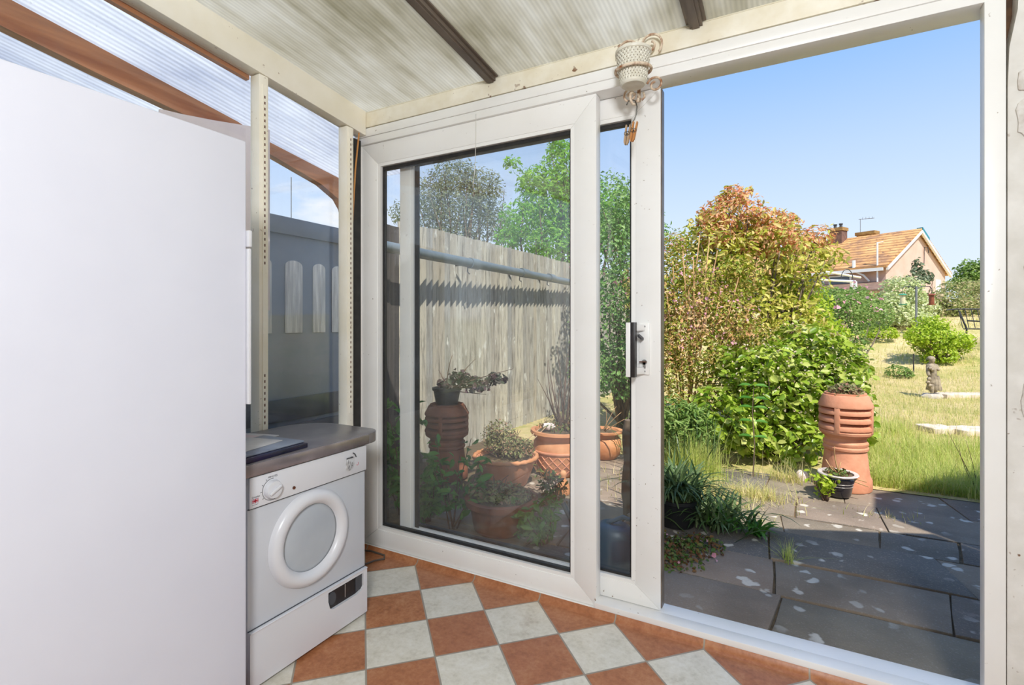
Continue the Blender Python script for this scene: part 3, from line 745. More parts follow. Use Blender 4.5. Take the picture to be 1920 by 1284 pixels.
# worktop
wt = thing('worktop', (-1.64, 1.23, .664), 'grey laminate worktop with a metal-edged front and a rounded corner, lying on the dryer', 'worktop')
def rr(x0, x1, y0, y1, rs, n=8):
    """rounded rectangle; radii for (x1,y0),(x1,y1),(x0,y1),(x0,y0)"""
    pts = []
    for (cx, cy, r, a0) in ((x1-rs[0], y0+rs[0], rs[0], -PI/2), (x1-rs[1], y1-rs[1], rs[1], 0), (x0+rs[2], y1-rs[2], rs[2], PI/2), (x0+rs[3], y0+rs[3], rs[3], PI)):
        if r < 1e-4: pts.append((cx, cy)); continue
        for i in range(n+1):
            a = a0+PI/2*i/n; pts.append((cx+r*math.cos(a), cy+r*math.sin(a)))
    return pts
m = MB(); m.prism(rr(-1.852, -1.432, .925, 1.545, (.001, .07, .16, .001)), 2, .664, .704); m.build('slab', 'worktop', wt, bevel=.006, seg=3)
m = MB(); m.box(-1.4318, -1.4265, .925, 1.462, .665, .7035); m.build('edging', 'worktop_edge', wt, bevel=.002)

# papers on it
def sheet_thing(name, label, mat, cx, cy, w, d, z0, z1, rot, cat, group=None, bend=0):
    o = thing(name, (cx, cy, z0), label, cat, group)
    m = MB(); M4 = Matrix.Translation((cx, cy, 0)) @ Matrix.Rotation(rot, 4, 'Z')
    if bend:
        n = 6
        for i in range(n):
            a, b = -w/2+w*i/n, -w/2+w*(i+1)/n
            f = lambda t: bend*((t/w+.5)**2)
            vs = [Vector((x, y, z+f(x))) for z in (z0, z1) for y in (-d/2, d/2) for x in (a, b)]
            m.add([tuple(M4 @ v) for v in vs], [(0, 2, 3, 1), (4, 5, 7, 6), (0, 1, 5, 4), (2, 6, 7, 3), (0, 4, 6, 2), (1, 3, 7, 5)])
    else: m.box(-w/2, w/2, -d/2, d/2, z0, z1, M4=M4)
    m.build('pages' if cat == 'magazine' else 'cover', mat, o, bevel=0 if bend else min(.002, (z1-z0)*.3)); return o
o = sheet_thing('folder', 'dark blue folder lying at the front edge of the worktop by the freezer', 'folder', -1.555, 1.065, .22, .25, .7045, .721, .06, 'folder')
sheet_thing('wallet', 'slim silver card wallet lying on top of the dark blue folder', 'silver_card', -1.56, 1.07, .20, .235, .7215, .728, .07, 'wallet')
sheet_thing('magazine', 'white magazine lying furthest back on the worktop, with a curled-up edge', 'paper', -1.745, 1.13, .16, .24, .7045, .709, .25, 'magazine', 'magazines on the worktop')
sheet_thing('magazine', 'pale pink magazine on top of the white magazine at the back of the worktop', 'paper_pink', -1.735, 1.095, .15, .22, .7097, .7135, .1, 'magazine', 'magazines on the worktop')
sheet_thing('magazine', 'pale magazine resting on top of the silver card wallet', 'paper', -1.58, 1.04, .15, .2, .7285, .731, .2, 'magazine', 'magazines on the worktop')

# cables
m = MB(); m.tube([(-1.70, 1.52, .006), (-1.72, 1.62, .006), (-1.74, 1.72, .007), (-1.72, 1.80, .006), (-1.69, 1.83, .008), (-1.71, 1.853, .012), (-1.80, 1.855, .012), (-1.85, 1.84, .012)], .0045, 8)
tag(m.build('power_cable', 'cable', smooth=180), 'grey power cable looping out on the floor between the dryer and the door frame', 'cable')
m = MB(); m.tube([(-1.365, .935, .006), (-1.372, .927, .03), (-1.385, .925, .06), (-1.40, .928, .03), (-1.42, .935, .006)], .0045, 8)
tag(m.build('power_cable', 'cable', smooth=180), 'small grey cable loop at the foot of the tall freezer', 'cable')
m = MB(); m.tube([(-1.205, 1.8845, 2.06), (-1.206, 1.884, 1.95), (-1.208, 1.885, 1.86), (-1.214, 1.886, 1.80), (-1.222, 1.887, 1.735)], .0013, 6)
tag(m.build('string', 'string', smooth=180), 'thin white string hanging down in front of the fixed door pane', 'string')

# wall planter
BX, BY = -.482, 1.80
br = thing('planter_bracket', (BX, 1.884, 2.0), 'rusty white scrolled wall bracket with a ring, fixed on the beam above the door', 'bracket')
def spiral(cx, cz, r0, r1, a0, turns, y, n=26):
    return [(cx+(r0+(r1-r0)*i/n)*math.cos(a0+turns*2*PI*i/n), y, cz+(r0+(r1-r0)*i/n)*math.sin(a0+turns*2*PI*i/n)) for i in range(n+1)]
def strip(path, mb, w=.006, t=.0022): 
    mb.tube(path, .0042, 6)
for nm, (cx, cz, r0, r1, a0, tn, y) in (('a', (BX-.034, 2.150, .046, .012, PI*1.1, -1.2, 1.862)), ('b', (BX+.046, 2.150, .046, .012, -PI*.25, 1.3, 1.858)),
                                        ('c', (BX+.062, 2.005, .030, .010, PI*.9, -1.2, 1.868)), ('d', (BX-.030, 1.985, .026, .008, PI*.6, 1.2, 1.870))):
    m = MB(); strip(spiral(cx, cz, r0, r1, a0, tn, y), m); m.build('scroll', 'rust_iron', br, smooth=180)
m = MB(); m.box(BX-.006, BX+.006, 1.8795, 1.8852, 1.96, 2.16)
for z in (2.15, 2.045, 1.975): m.tube([(BX, 1.8852, z), (BX, 1.866, z+.01)], .004, 6)
m.build('back_strap', 'rust_iron', br)
m = MB(); m.tube([(BX+.0625*math.cos(a), BY+.0625*math.sin(a), 2.040+.004*math.sin(a)) for a in [2*PI*i/32 for i in range(32)]], .0055, 8, closed=True)
m.tube([(BX+.03, BY+.052, 2.041), (BX+.01, 1.868, 2.045)], .004, 6); m.tube([(BX-.03, BY+.052, 2.041), (BX-.01, 1.868, 2.045)], .004, 6)
m.build('ring', 'rust_iron', br, smooth=180)
m = MB(); m.tube([(BX-.012, 1.868, 1.985), (BX-.016, 1.845, 1.985), (BX-.018, 1.826, 1.970), (BX-.016, 1.822, 1.950), (BX-.010, 1.832, 1.935), (BX-.004, 1.846, 1.938), (BX-.004, 1.852, 1.955)], .005, 8)
m.tube([(BX+.02, 1.868, 1.985), (BX+.026, 1.86, 1.965), (BX+.018, 1.858, 1.955), (BX+.008, 1.866, 1.965)], .004, 6)
m.build('lower_curl', 'rust_iron', br, smooth=180)
pp = thing('flower_pot', (BX, BY, 1.985), 'small cream basket-weave plastic pot held in the scrolled wall bracket', 'pot')
def weave(a, z): return 0.05*math.sin(26*a+(PI if int((z-1.998)/.0085) % 2 else 0)) if 1.998 < z < 2.098 else 0
prof = [(0, 1.992), (.030, 1.990), (.040, 1.986), (.0445, 1.990), (.0455, 1.996)]
for k in range(25): prof.append((.0455+(.0585-.0455)*k/24, 1.998+.1*k/24))
prof += [(.0625, 2.099), (.064, 2.104), (.063, 2.109), (.059, 2.109), (.0575, 2.100), (.050, 2.04), (.045, 2.0), (0, 2.0)]
m = MB(); m.lathe(prof, (BX, BY, 0), 130, wob=weave); m.build('pot_body', 'weave', pp, smooth=50)
hk = MB(); hk.tube([(BX-.034, 1.836, 1.938), (BX-.030, 1.838, 1.950), (BX-.018, 1.838, 1.9555), (BX-.002, 1.838, 1.948), (BX+.004, 1.838, 1.925), (BX+.001, 1.838, 1.898), (BX-.006, 1.838, 1.880), (BX-.013, 1.838, 1.871), (BX-.020, 1.838, 1.866), (BX-.012, 1.84, 1.858), (BX-.02, 1.84, 1.852)], .0022, 8)
tag(hk.build('wire_hook', 'wire', smooth=180), 'bent steel wire hook hanging from the curl under the wall bracket', 'hook')
def peg(x, y, z, rot, mat, label):
    o = thing('clothes_peg', (x, y, z), label, 'clothes peg', 'pegs on the wire hook')
    M4 = Matrix.Translation((x, y, z)) @ Matrix.Rotation(rot, 4, 'Y')
    for s in (-1, 1):
        m = MB(); pts = [(s*.0015, -.036), (s*.0045, -.036), (s*.009, -.026), (s*.0095, .028), (s*.0085, .036), (s*.005, .036), (s*.0025, .0), (s*.001, -.012)]
        vs = MB().prism(pts, 1, -.005, .005); m.add([tuple(M4 @ Vector(v)) for v in vs.v], vs.f); m.build('jaw', mat, o)
    m = MB(); m.tube([tuple(M4 @ Vector((.010*math.cos(a), -.0062, .004+.007*math.sin(a)))) for a in [2*PI*i/14 for i in range(14)]], .0011, 5, closed=True)
    m.tube([tuple(M4 @ Vector(p)) for p in ((0, -.006, .004), (0, .006, .004))], .003, 8); m.build('spring', 'wire', o)
    return o
peg(BX-.006, 1.828, 1.832, .20, 'peg_orange', 'orange-brown wooden clothes peg, right-hand one on the wire hook')
peg(BX-.031, 1.832, 1.826, .13, 'peg_pale', 'pale weathered clothes peg, left-hand one on the wire hook')
# ================================================================== OUTSIDE: GROUND
PZ = -.06
# soil base + lawn sloping up the garden
def ground(name, mat, x0, x1, y0, y1, nx, ny, dz=0., wob=.02):
    xs = np.linspace(x0, x1, nx); ys = np.linspace(y0, y1, ny)
    X, Y = np.meshgrid(xs, ys); Z = gz_v(Y)+dz
    Z = Z+np.array([[mnoise.noise(Vector((x*.9, y*.9, 0)))*wob for x in xs] for y in ys])*(Y > 4.8)
    V = np.stack([X, Y, Z], -1).reshape(-1, 3)
    i = np.arange((ny-1)*nx).reshape(ny-1, nx)[:, :-1].ravel()
    Fq = np.stack([i, i+1, i+nx+1, i+nx], 1)
    me = quad_mesh(V, Fq); return finish(name, me, mat, None, smooth=180)
tag(ground('lawn', 'lawn', -30, 40, 4.45, 70, 90, 120), kind='structure')
m = MB(); m.box(-4.5, 4.5, 2.05, 4.45, -.3, -.072); m.box(-4.5, -1.95, -2, 2.05, -.3, -.085); tag(m.build('soil_bed', 'soil'), kind='structure')
# paving slabs: one surface of irregular flags with open joints
pv = MB()
rows = [(2.06, 2.505, [-2.0, -1.25, -.62, -.045, .66, 1.35, 2.0]), (2.515, 2.87, [-1.9, -1.1, -.05, .60, 1.2, 1.9]), (2.88, 3.275, [-1.6, -.85, -.08, .70, 1.3, 2.0]),
        (3.285, 3.585, [-1.7, -.9, -.42, -.02, .46, .80, 1.4, 2.0]), (3.595, 4.025, [-1.8, -1.0, -.55, .06, .52, 1.05, 1.7]), (4.035, 4.5, [-1.9, -1.2, -.6, -.12, .35, .95, 1.5, 2.2])]
q = random.Random(5)
for (ya, yb, xs) in rows:
    sk = [q.uniform(-.035, .035) for _ in xs]
    for i in range(len(xs)-1):
        g = .004; j = lambda: q.uniform(-.008, .008)
        a, b, sa, sb = xs[i]+g, xs[i+1]-g, sk[i], sk[i+1]
        pts = [(a-sa, ya), ((a+b)/2, ya+j()), (b-sb, ya), (b, (ya+yb)/2), (b+sb, yb), ((a+b)/2, yb+j()), (a+sa, yb), (a, (ya+yb)/2)]
        pts = [(x+j()*.6, y+j()*.6) for x, y in pts]
        dz = q.uniform(-.006, .006)
        pv.prism(pts, 2, -.10, PZ+dz)
tag(pv.build('patio', 'slab', bevel=.004), kind='structure')
# stepping kerb stones on the lawn
def kerb(u0, v0, u1, v1, d, label, h=.05):
    (xa, ya), (xb, yb) = gxy(u0, d), gxy(u1, d*1.0)
    o = MB(); dx, dy = xb-xa, yb-ya; L = math.hypot(dx, dy); nx, ny = -dy/L, dx/L; w = .28; n = 7; q = random.Random(u0)
    lo = [(xa+dx*i/n+nx*q.uniform(-.02, .02), ya+dy*i/n+ny*q.uniform(-.03, .03)) for i in range(n+1)]
    hi = [(xa+dx*i/n+nx*(w+q.uniform(-.04, .04)), ya+dy*i/n+ny*(w+q.uniform(-.04, .04))) for i in range(n+1)][::-1]
    z = gz(0, (ya+yb)/2)
    o.prism(lo+hi, 2, z-.05, z+h)
    return tag(o.build('stepping_stone', 'stoneslab', bevel=.012), label, 'stepping stone', 'stones in the lawn')
kerb(1775, 0, 1905, 0, 7.6, 'long pale stone in the lawn beside the foot of the statue')
kerb(1752, 0, 1800, 0, 5.35, 'small pale stone sunk in the long grass, nearer the door than the statue', .055)
kerb(1806, 0, 1880, 0, 5.25, 'pale stone half hidden by the door jamb, in the long grass', .055)

# lawn grass
def grass(name, mat, n, x0, x1, y0, y1, h, w, label, lean=.5, dens=None):
    x = RNG.uniform(x0, x1, n); y = y0+(y1-y0)*RNG.random(n)**1.5
    if dens is not None:
        k = dens(x, y); x, y = x[k], y[k]
    pts = np.stack([x, y, gz_v(y)-.01], 1)
    o = finish(name, blades(pts, h, w, lean), mat, None)
    return tag(o, label, 'grass', kind='stuff')
clump = lambda s, t: (lambda x, y: (np.sin(x*2.3*s+y*1.1)+np.sin(y*2.9*s-x*.7+1)+RNG.normal(size=len(x))*.7) > t)
grass('lawn_grass', 'grass', 60000, .35, 5.5, 4.6, 12.5, .075, .006, 'dry yellow-green lawn grass running up the garden', .7)
inlong = lambda x, y: (x > .45+.12*(y-4.5)) & (x < 2.6) & ~((y > 6.2) & (x > 1.15)) & (np.sin(x*5+y*3)+np.sin(y*6-x*2)+RNG.normal(size=len(x)) > -1.1)
grass('long_grass', 'grass_green', 24000, .4, 2.6, 4.52, 7.0, .13, .006, 'long fresh green grass along the patio edge beside the chimney pot', .55, inlong)
grass('far_grass', 'grass', 26000, 1.2, 9, 11.5, 18, .09, .012, 'dry grass on the far rise of the garden', .6, clump(.7, .3))

# ================================================================== FENCE, PIPE, PASSAGE
fe = thing('board_fence', (-2.72, 4.6, 0), 'pale weathered close-board fence with a ribbed face beyond the glass door', 'fence')
fd = Vector((math.sin(math.radians(2.2)), math.cos(math.radians(2.2)), 0)); fn = Vector((fd.y, -fd.x, 0))
P0 = Vector((-2.815, 3.22, 0)); BW = .086; NB = 98
m = MB(); q = random.Random(3)
for i in range(NB):
    a, b = P0+fd*(BW*i), P0+fd*(BW*(i+1)-.002)
    zt = 1.985+q.uniform(-.006, .006)
    zz = max(0, gz(0, a.y))
    d0, d1 = .030+q.uniform(-.003, .003), .003
    ps = [a-fn*.012, a+fn*.004, a+fn*.012*0+fd*(BW*.5)+fn*(d0+.008), b+fn*.004, b-fn*.012]
    pts = [(p.x, p.y) for p in ps]
    m.prism(pts, 2, -.08, zt+zz*.6)
m.build('boards', 'fence', fe)
for i in range(5):
    p = P0+fd*(.4+i*1.9)-fn*.06
    m = MB(); m.box(p.x-.045, p.x+.045, p.y-.045, p.y+.045, -.08, 1.95); m.build('post', 'bark', fe)
pi = thing('drain_pipe', (-2.68, 4.0, 1.70), 'grey plastic pipe running level along the board fence', 'pipe')
m = MB(); m.tube([(-2.65, 2.6, 1.715), (-2.58, 5.4, 1.70), (-2.53, 7.6, 1.69)], .043, 20, cap=True)
m.build('pipe_run', 'pipe', pi, smooth=60)
for y in (4.05, 5.05, 5.75):
    x = -2.65+.07*(y-2.6)/2.8
    m = MB(); m.tube([(x, y-.07, 1.707), (x, y+.07, 1.706)], .051, 20); m.build('collar', 'pipe', pi, smooth=50)
    m = MB(); m.tube([(x-.02, y-.10, 1.69), (x-.14, y-.10, 1.69)], .010, 6); m.tube([(x, y-.10, 1.668), (x-.005, y-.10, 1.62), (x+.02, y-.10, 1.60)], .006, 6); m.build('bracket', 'iron', pi)

dp = thing('fence_panel', (-2.82, 3.0, 0), 'fence panel coloured dark grey-brown for shade, between the grey gate and the pale board fence', 'fence')
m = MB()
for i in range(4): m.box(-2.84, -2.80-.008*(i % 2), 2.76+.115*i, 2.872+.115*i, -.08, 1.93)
m.build('boards', 'shade_board', dp)
gt = thing('slatted_gate', (-2.80, 1.7, 0), 'grey painted gate with pale round-topped slats, seen through the left window', 'gate')
m = MB(); m.box(-2.83, -2.79, .2, 2.72, .0, 1.80); m.build('panel', 'gate', gt, bevel=.003)
m = MB(); m.box(-2.788, -2.772, .2, 2.72, 1.70, 1.81); m.build('top_rail', 'gate', gt, bevel=.003)
m = MB(); m.box(-2.788, -2.765, .2, 2.72, .52, .66); m.build('bottom_rail', 'gate_dark', gt, bevel=.003)
m = MB(); m.box(-2.788, -2.755, .2, 2.72, .0, .49); m.build('plinth_board', 'gate_dark', gt, bevel=.003)
for yc, w in ((1.72, .10), (1.965, .115), (2.185, .128), (2.385, .10), (2.545, .10)):
    pts = [(yc-w/2, 1.075), (yc+w/2, 1.075)]+[(yc+w/2*math.cos(a), 1.505+.035*math.sin(a)) for a in [PI*i/10 for i in range(11)]]
    m = MB(); m.prism(pts, 0, -2.789, -2.780); m.prism([(yc+.005, 1.08), (yc+.014, 1.08), (yc+.014, 1.53), (yc+.005, 1.53)], 0, -2.781, -2.777); m.build('slat', 'gate_slat', gt, bevel=.002)

ct = thing('carport', (-2.5, 1.2, 2.2), 'side passage roof of clear ribbed sheet on brown timber, beyond the left window', 'lean-to roof')
def zs(y): return 2.335-.161*(y-.74)
for xa, xb, ye in ((-2.66, -1.955, 2.42), (-3.5, -2.665, 1.72)):
    m = MB(); m.add([(x, y, zs(y)+d) for d in (0, .004) for y in (-1.2, ye) for x in (xa, xb)],
                    [(0, 2, 3, 1), (4, 5, 7, 6), (0, 1, 5, 4), (2, 6, 7, 3), (0, 4, 6, 2), (1, 3, 7, 5)])
    m.build('sheet', 'carport_sheet', ct)
top = [(-.6, 2.534), (.3, 2.389), (.74, 2.318), (1.614, 2.178), (1.8, 2.13), (2.3, 2.055), (2.41, 2.03)]
bot = [(2.41, 1.60), (2.355, 1.60), (2.345, 1.80), (2.325, 1.87), (2.28, 1.925), (2.15, 1.985), (1.8, 2.065), (1.55, 2.092), (1.0, 2.165), (.74, 2.205), (.3, 2.28), (-.6, 2.42)]
m = MB(); m.prism(top+bot, 0, -2.54, -2.49); m.build('rafter', 'timber', ct)
m = MB(); m.box(-2.555, -2.475, 2.415, 2.47, -.08, 2.03); m.build('post', 'timber', ct)
m = MB(); m.prism([(1.15, 1.2), (1.66, 1.2), (1.66, 2.115), (1.56, 2.098), (1.375, 2.062), (1.238, 2.04), (1.15, 2.03)], 0, -2.31, -2.295)
tag(m.build('board', 'pinkboard', bevel=.002), 'pinkish white board standing in the side passage, just above the freezer top', 'board')
m = MB()
(xm, ym) = gxy(546, 9.5); m.tube([(xm, ym, -.1), (xm, ym, 3.9)], .009, 8)
tag(m.build('mast', 'steel_pole'), 'thin mast against the sky above the grey gate', 'mast')

# ================================================================== POTS AND PLANTS BEYOND THE GLASS
def chimney_pot(name, label, x, y, z, H, Rm, mat, nslots=4):
    o = thing(name, (x, y, z), label, 'chimney pot')
    s = H/.69
    # lower body
    m = MB(); m.lathe([(0, 0), (Rm*.98, 0), (Rm*1.0, .01*s), (Rm*.99, .075*s), (Rm*.93, .095*s), (Rm*.90, .12*s), (Rm*.80, .275*s), (Rm*.86, .285*s), (Rm*.87, .30*s), (Rm*.83, .31*s), (Rm*.86, .322*s), (Rm*.86, .335*s), (Rm*.78, .35*s), (Rm*.80, .37*s), (Rm*1.0, .40*s), (Rm*1.02, .415*s), (Rm*.98, .425*s), (Rm*.6, .425*s), (0, .425*s)], (x, y, z), 48)
    m.build('base', mat, o, smooth=35)
    # louvred drum: inner dark core, sloping louvres, four ribs, crown
    m = MB(); m.lathe([(Rm*.66, .40*s), (Rm*.66, .60*s)], (x, y, z), 40); m.build('flue', 'terracotta_old', o, smooth=35)
    for k in range(3):
        za = .435*s+k*.056*s
        m = MB(); m.lathe([(Rm*.68, za+.050*s), (Rm*1.01, za+.022*s), (Rm*1.035, za+.012*s), (Rm*1.03, za-.004*s), (Rm*1.0, za-.008*s), (Rm*.66, za+.030*s), (Rm*.68, za+.050*s)], (x, y, z), 48, wob=lambda a, zz: .006*math.sin(7*a+k)+.004*math.sin(17*a)); m.build('louvre', mat, o, smooth=35)
    for a in (.25, .25+PI/2, .25+PI, .25+1.5*PI):
        aa = a-YAW*0+math.atan2(-y, -x)-.55
        M4 = Matrix.Translation((x, y, z)) @ Matrix.Rotation(aa, 4, 'Z'); m = MB(); m.box(Rm*.6, Rm*1.035, -.018*s, .018*s, .41*s, .61*s, M4=M4); m.build('rib', mat, o, bevel=.004)
    m = MB(); m.lathe([(Rm*.66, .60*s), (Rm*1.04, .592*s), (Rm*1.05, .602*s), (Rm*.86, .675*s), (Rm*.80, .678*s), (Rm*.80, .69*s), (Rm*.77, .692*s), (Rm*.70, .69*s), (Rm*.66, .66*s), (Rm*.6, .655*s), (0, .655*s)], (x, y, z), 48); m.build('crown', mat, o, smooth=35)
    return o
x, y = gxy(1585, 3.70)
cpA = chimney_pot('chimney_pot', 'tall louvred terracotta chimney pot standing in sun at the edge of the patio', x, y, PZ, .69, .165, 'terracotta')
leaves('top_plant', 'thyme', cpA, 420, [(x, y, PZ+.70, .10, .10, .04)], .035, .016)
x2, y2 = gxy(838, 3.95)
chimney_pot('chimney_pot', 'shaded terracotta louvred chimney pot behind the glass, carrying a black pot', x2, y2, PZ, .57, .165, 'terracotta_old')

def pot(name, label, x, y, z, prof, mat, rim=None, rim_mat=None, soil=None, cat='plant pot', group=None, n=48):
    o = thing(name, (x, y, z), label, cat, group)
    m = MB(); m.lathe(prof, (x, y, z), n); m.build('pot_body', mat, o, smooth=40)
    if rim: m = MB(); m.lathe(rim, (x, y, z), n); m.build('rim', rim_mat, o, smooth=40)
    if soil: m = MB(); m.lathe([(0, soil[1]+.012), (soil[0]*.6, soil[1]+.008), (soil[0], soil[1]), (soil[0]*.9, soil[1]-.03), (0, soil[1]-.03)], (x, y, z), 24, wob=lambda a, zz: .03*math.sin(5*a)); m.build('soil', 'soil', o, smooth=60)
    return o
# black pot on the shaded chimney pot
o = pot('plant_pot', 'black pot with a leggy dark-leaved plant, on top of the shaded chimney pot', x2, y2, PZ+.6905*.57/.69+.002, [(0, 0), (.085, 0), (.105, .10), (.115, .105), (.115, .125), (.10, .125), (.095, .11), (0, .11)], 'black_pot')
zt = PZ+.57+.13
leaves('foliage', 'pelargonium', o, 520, [(x2, y2, zt+.02, .10, .10, .06), (x2+.22, y2+.07, zt+.03, .13, .10, .05), (x2+.10, y2+.03, zt+.08, .10, .08, .06), (x2+.38, y2+.12, zt+.07, .09, .07, .05)], .038, .026, shell=.1)
stems('stem', 'darktwig', o, (x2, y2, zt-.02), [(x2+.42, y2+.13, zt+.08), (x2+.5, y2+.16, zt+.15), (x2+.3, y2+.1, zt-.05), (x2+.15, y2+.04, zt+.14), (x2-.08, y2, zt+.13), (x2+.36, y2+.1, zt+.02), (x2+.2, y2+.1, zt+.22), (x2+.05, y2, zt+.25)], .006, .002, .2)
# low bowl with a rope rim
x, y = gxy(948, 3.78)
o = pot('planter_bowl', 'low red terracotta bowl with a rope rim full of straggly plants', x, y, PZ, [(0, 0), (.15, 0), (.16, .01), (.235, .20), (.21, .20), (.205, .18), (0, .17)], 'terracotta', soil=(.205, .182), cat='planter')
m = MB(); m.tube([((x+.232*math.cos(a)), (y+.232*math.sin(a)), PZ+.205) for a in [2*PI*i/72 for i in range(72)]], [.016+.004*math.sin(i*PI/1.5) for i in range(72)], 8, closed=True); m.build('rope_rim', 'terracotta_pale', o, smooth=60)
leaves('foliage', 'thyme', o, 2300, [(x, y+.04, PZ+.28, .20, .18, .08), (x-.08, y+.03, PZ+.35, .15, .14, .11), (x+.12, y+.05, PZ+.27, .10, .12, .07)], .022, .010, shell=.15)
stems('stem', 'darktwig', o, (x, y, PZ+.17), tips_in([(x, y, PZ+.32, .22, .2, .14)], 26), .004, .0015)
# big basket-weave pot
x, y = gxy(1050, 4.08); PB = (x, y)
o = pot('planter_pot', 'large terracotta pot with a basket-weave side, twigs and a white stone on its rim', x, y, PZ, [(0, 0), (.17, 0), (.185, .015), (.215, .10), (.222, .17), (.224, .18), (.215, .24), (.20, .27), (.205, .29), (.23, .31), (.24, .325), (.235, .345), (.205, .345), (.195, .32), (0, .31)], 'terracotta_pale', soil=(.195, .325), cat='planter')
m = MB()
for k in range(20):
    for s in (-1, 1):
        a = 2*PI*k/20
        pts = []
        for i in range(7):
            zz = .03+.135*i/6; r_ = float(np.interp(zz, [.015, .10, .17], [.186, .216, .223]))+.001; b = a+s*.6*i/6
            pts.append((x+r_*math.cos(b), y+r_*math.sin(b), PZ+zz))
        m.tube(pts, .0045, 5)
m.tube([(x+.226*math.cos(a), y+.226*math.sin(a), PZ+.19) for a in [2*PI*i/40 for i in range(40)]], .010, 6, closed=True)
m.build('weave_band', 'terracotta', o, smooth=60)
stems('twigs', 'darktwig', o, (x+.03, y, PZ+.31), [(x+rnd.uniform(-.16, .28), y+rnd.uniform(-.12, .12), PZ+rnd.uniform(.65, 1.02)) for _ in range(24)], .007, .0015, .12)
leaves('foliage', 'ground', o, 500, [(x, y, PZ+.37, .20, .18, .05)], .022, .009, shell=.1)
m = MB(); a_, b_ = gxy(1020, 4.0); m.lathe([(0, 0), (.03, .004), (.045, .025), (.035, .05), (0, .058)], (a_+.02, b_+.05, PZ+.346), 14, squash=(1.2, .8), wob=lambda a, z: .15*math.sin(3*a+z*60))
tag(m.build('stone', 'stone_white', smooth=50), 'white stone lying on the rim of the basket-weave pot', 'stone')
for dx, dz, lb in ((0, 0, 'pale stick leaning from the rim of the basket-weave pot, the left one of two'), (.05, .015, 'pale stick leaning from the rim of the basket-weave pot, the right one of two')):
    m = MB(); m.tube([(a_-.02+dx, b_-.03, PZ+.37+dz), (a_-.17+dx*1.4, b_-.14, PZ+.21+dz)], .004, 6); tag(m.build('stick', 'peg_pale'), lb, 'stick', 'sticks on the pot rim')
# pale pot further right
x, y = gxy(1132, 4.5)
o = pot('planter_pot', 'pale ochre pot standing farther out, seen through the narrow sliding-door pane', x, y, PZ, [(0, 0), (.10, 0), (.14, .04), (.155, .11), (.15, .17), (.125, .20), (.13, .215), (.17, .235), (.172, .25), (.13, .25), (.12, .23), (0, .22)], 'terracotta_pale', soil=(.125, .232), cat='planter')
stems('twigs', 'twig', o, (x, y, PZ+.23), [(x+.16, y, PZ+.42), (x+.10, y+.05, PZ+.46), (x+.2, y-.05, PZ+.37), (x-.1, y, PZ+.40), (x+.02, y, PZ+.43)], .005, .002, .2)
# front terracotta planter in shade
x, y = gxy(940, 2.95)
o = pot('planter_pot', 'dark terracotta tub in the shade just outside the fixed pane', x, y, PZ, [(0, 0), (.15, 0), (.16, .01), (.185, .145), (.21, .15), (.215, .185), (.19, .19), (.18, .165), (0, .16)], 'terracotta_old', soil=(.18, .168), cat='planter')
leaves('foliage', 'thyme', o, 900, [(x, y, PZ+.20, .19, .17, .035), (x-.1, y, PZ+.22, .13, .12, .04)], .028, .012, shell=.15)
stems('stem', 'darktwig', o, (x, y, PZ+.165), tips_in([(x-.05, y, PZ+.24, .22, .18, .06)], 24), .004, .0015, .3)
# lush plant at the left, in the bed
def leafy(label, u, d, h, n, leaf, L, spread=.12, cat='plant', name='leafy_plant', W=None, base=None):
    x, y = gxy(u, d); z = PZ-.025 if base is None else base
    o = thing(name, (x, y, z), label, cat)
    tips = [(x+rnd.gauss(0, spread), y+rnd.gauss(0, spread), z+h*rnd.uniform(.6, 1)) for _ in range(9)]
    stems('stem', 'darktwig', o, (x, y, z), tips, .005, .002, .06)
    bl = []
    for t in tips:
        for s in (.35, .55, .75, .95): bl.append((x+(t[0]-x)*s, y+(t[1]-y)*s, z+(t[2]-z)*s, .06, .06, .04))
    leaves('foliage', leaf, o, n, bl, L, W or L*.36, shell=.3, up=.9, minz=z)
    return o
leafy('bright green leafy plant in front of the shaded chimney pot', 850, 2.95, .55, 120, 'shade', .07, .09)
leafy('dark leafy clump at the left edge of the fixed pane', 800, 3.05, .45, 260, 'shade', .08)
leafy('low leafy plant at the bottom right of the fixed pane', 1020, 2.75, .26, 240, 'shade', .06)
leafy('low grey-green plant beside the rope-rimmed bowl', 1040, 3.35, .22, 300, 'ground', .04)
leafy('dense dark plant at the left, seen through the narrow strip of glass', 752, 3.2, .75, 260, 'shade', .08)
# little figurine
x, y = gxy(1056, 3.55)
o = thing('garden_ornament', (x, y, PZ), 'little pinkish clay bird ornament beside the basket-weave pot', 'ornament')
m = MB(); m.lathe([(0, 0), (.045, 0), (.05, .03), (.04, .07), (.022, .10), (.018, .115), (.024, .13), (.024, .148), (.012, .162), (0, .164)], (x, y, PZ), 20); m.build('body', 'terracotta_pale', o, smooth=60)
m = MB(); m.lathe([(.007, 0), (.004, .015), (0, .022)], n=10, M4=Matrix.Translation((x-.018, y-.014, PZ+.142)) @ Matrix.Rotation(-PI/2, 4, Vector((.6, -.8, 0)))); m.build('beak', 'terracotta', o, smooth=60)
# old log post
x, y = gxy(1179, 3.0)
o = thing('log_post', (x, y, PZ), 'grey weathered log standing upright behind the sliding door', 'log')
m = MB(); m.tube([(x+.006*math.sin(i*1.3), y, PZ+.62*i/10) for i in range(11)], [.042, .040, .038, .040, .037, .038, .035, .036, .034, .033, .028], 14); m.build('trunk', 'bark', o, smooth=60)
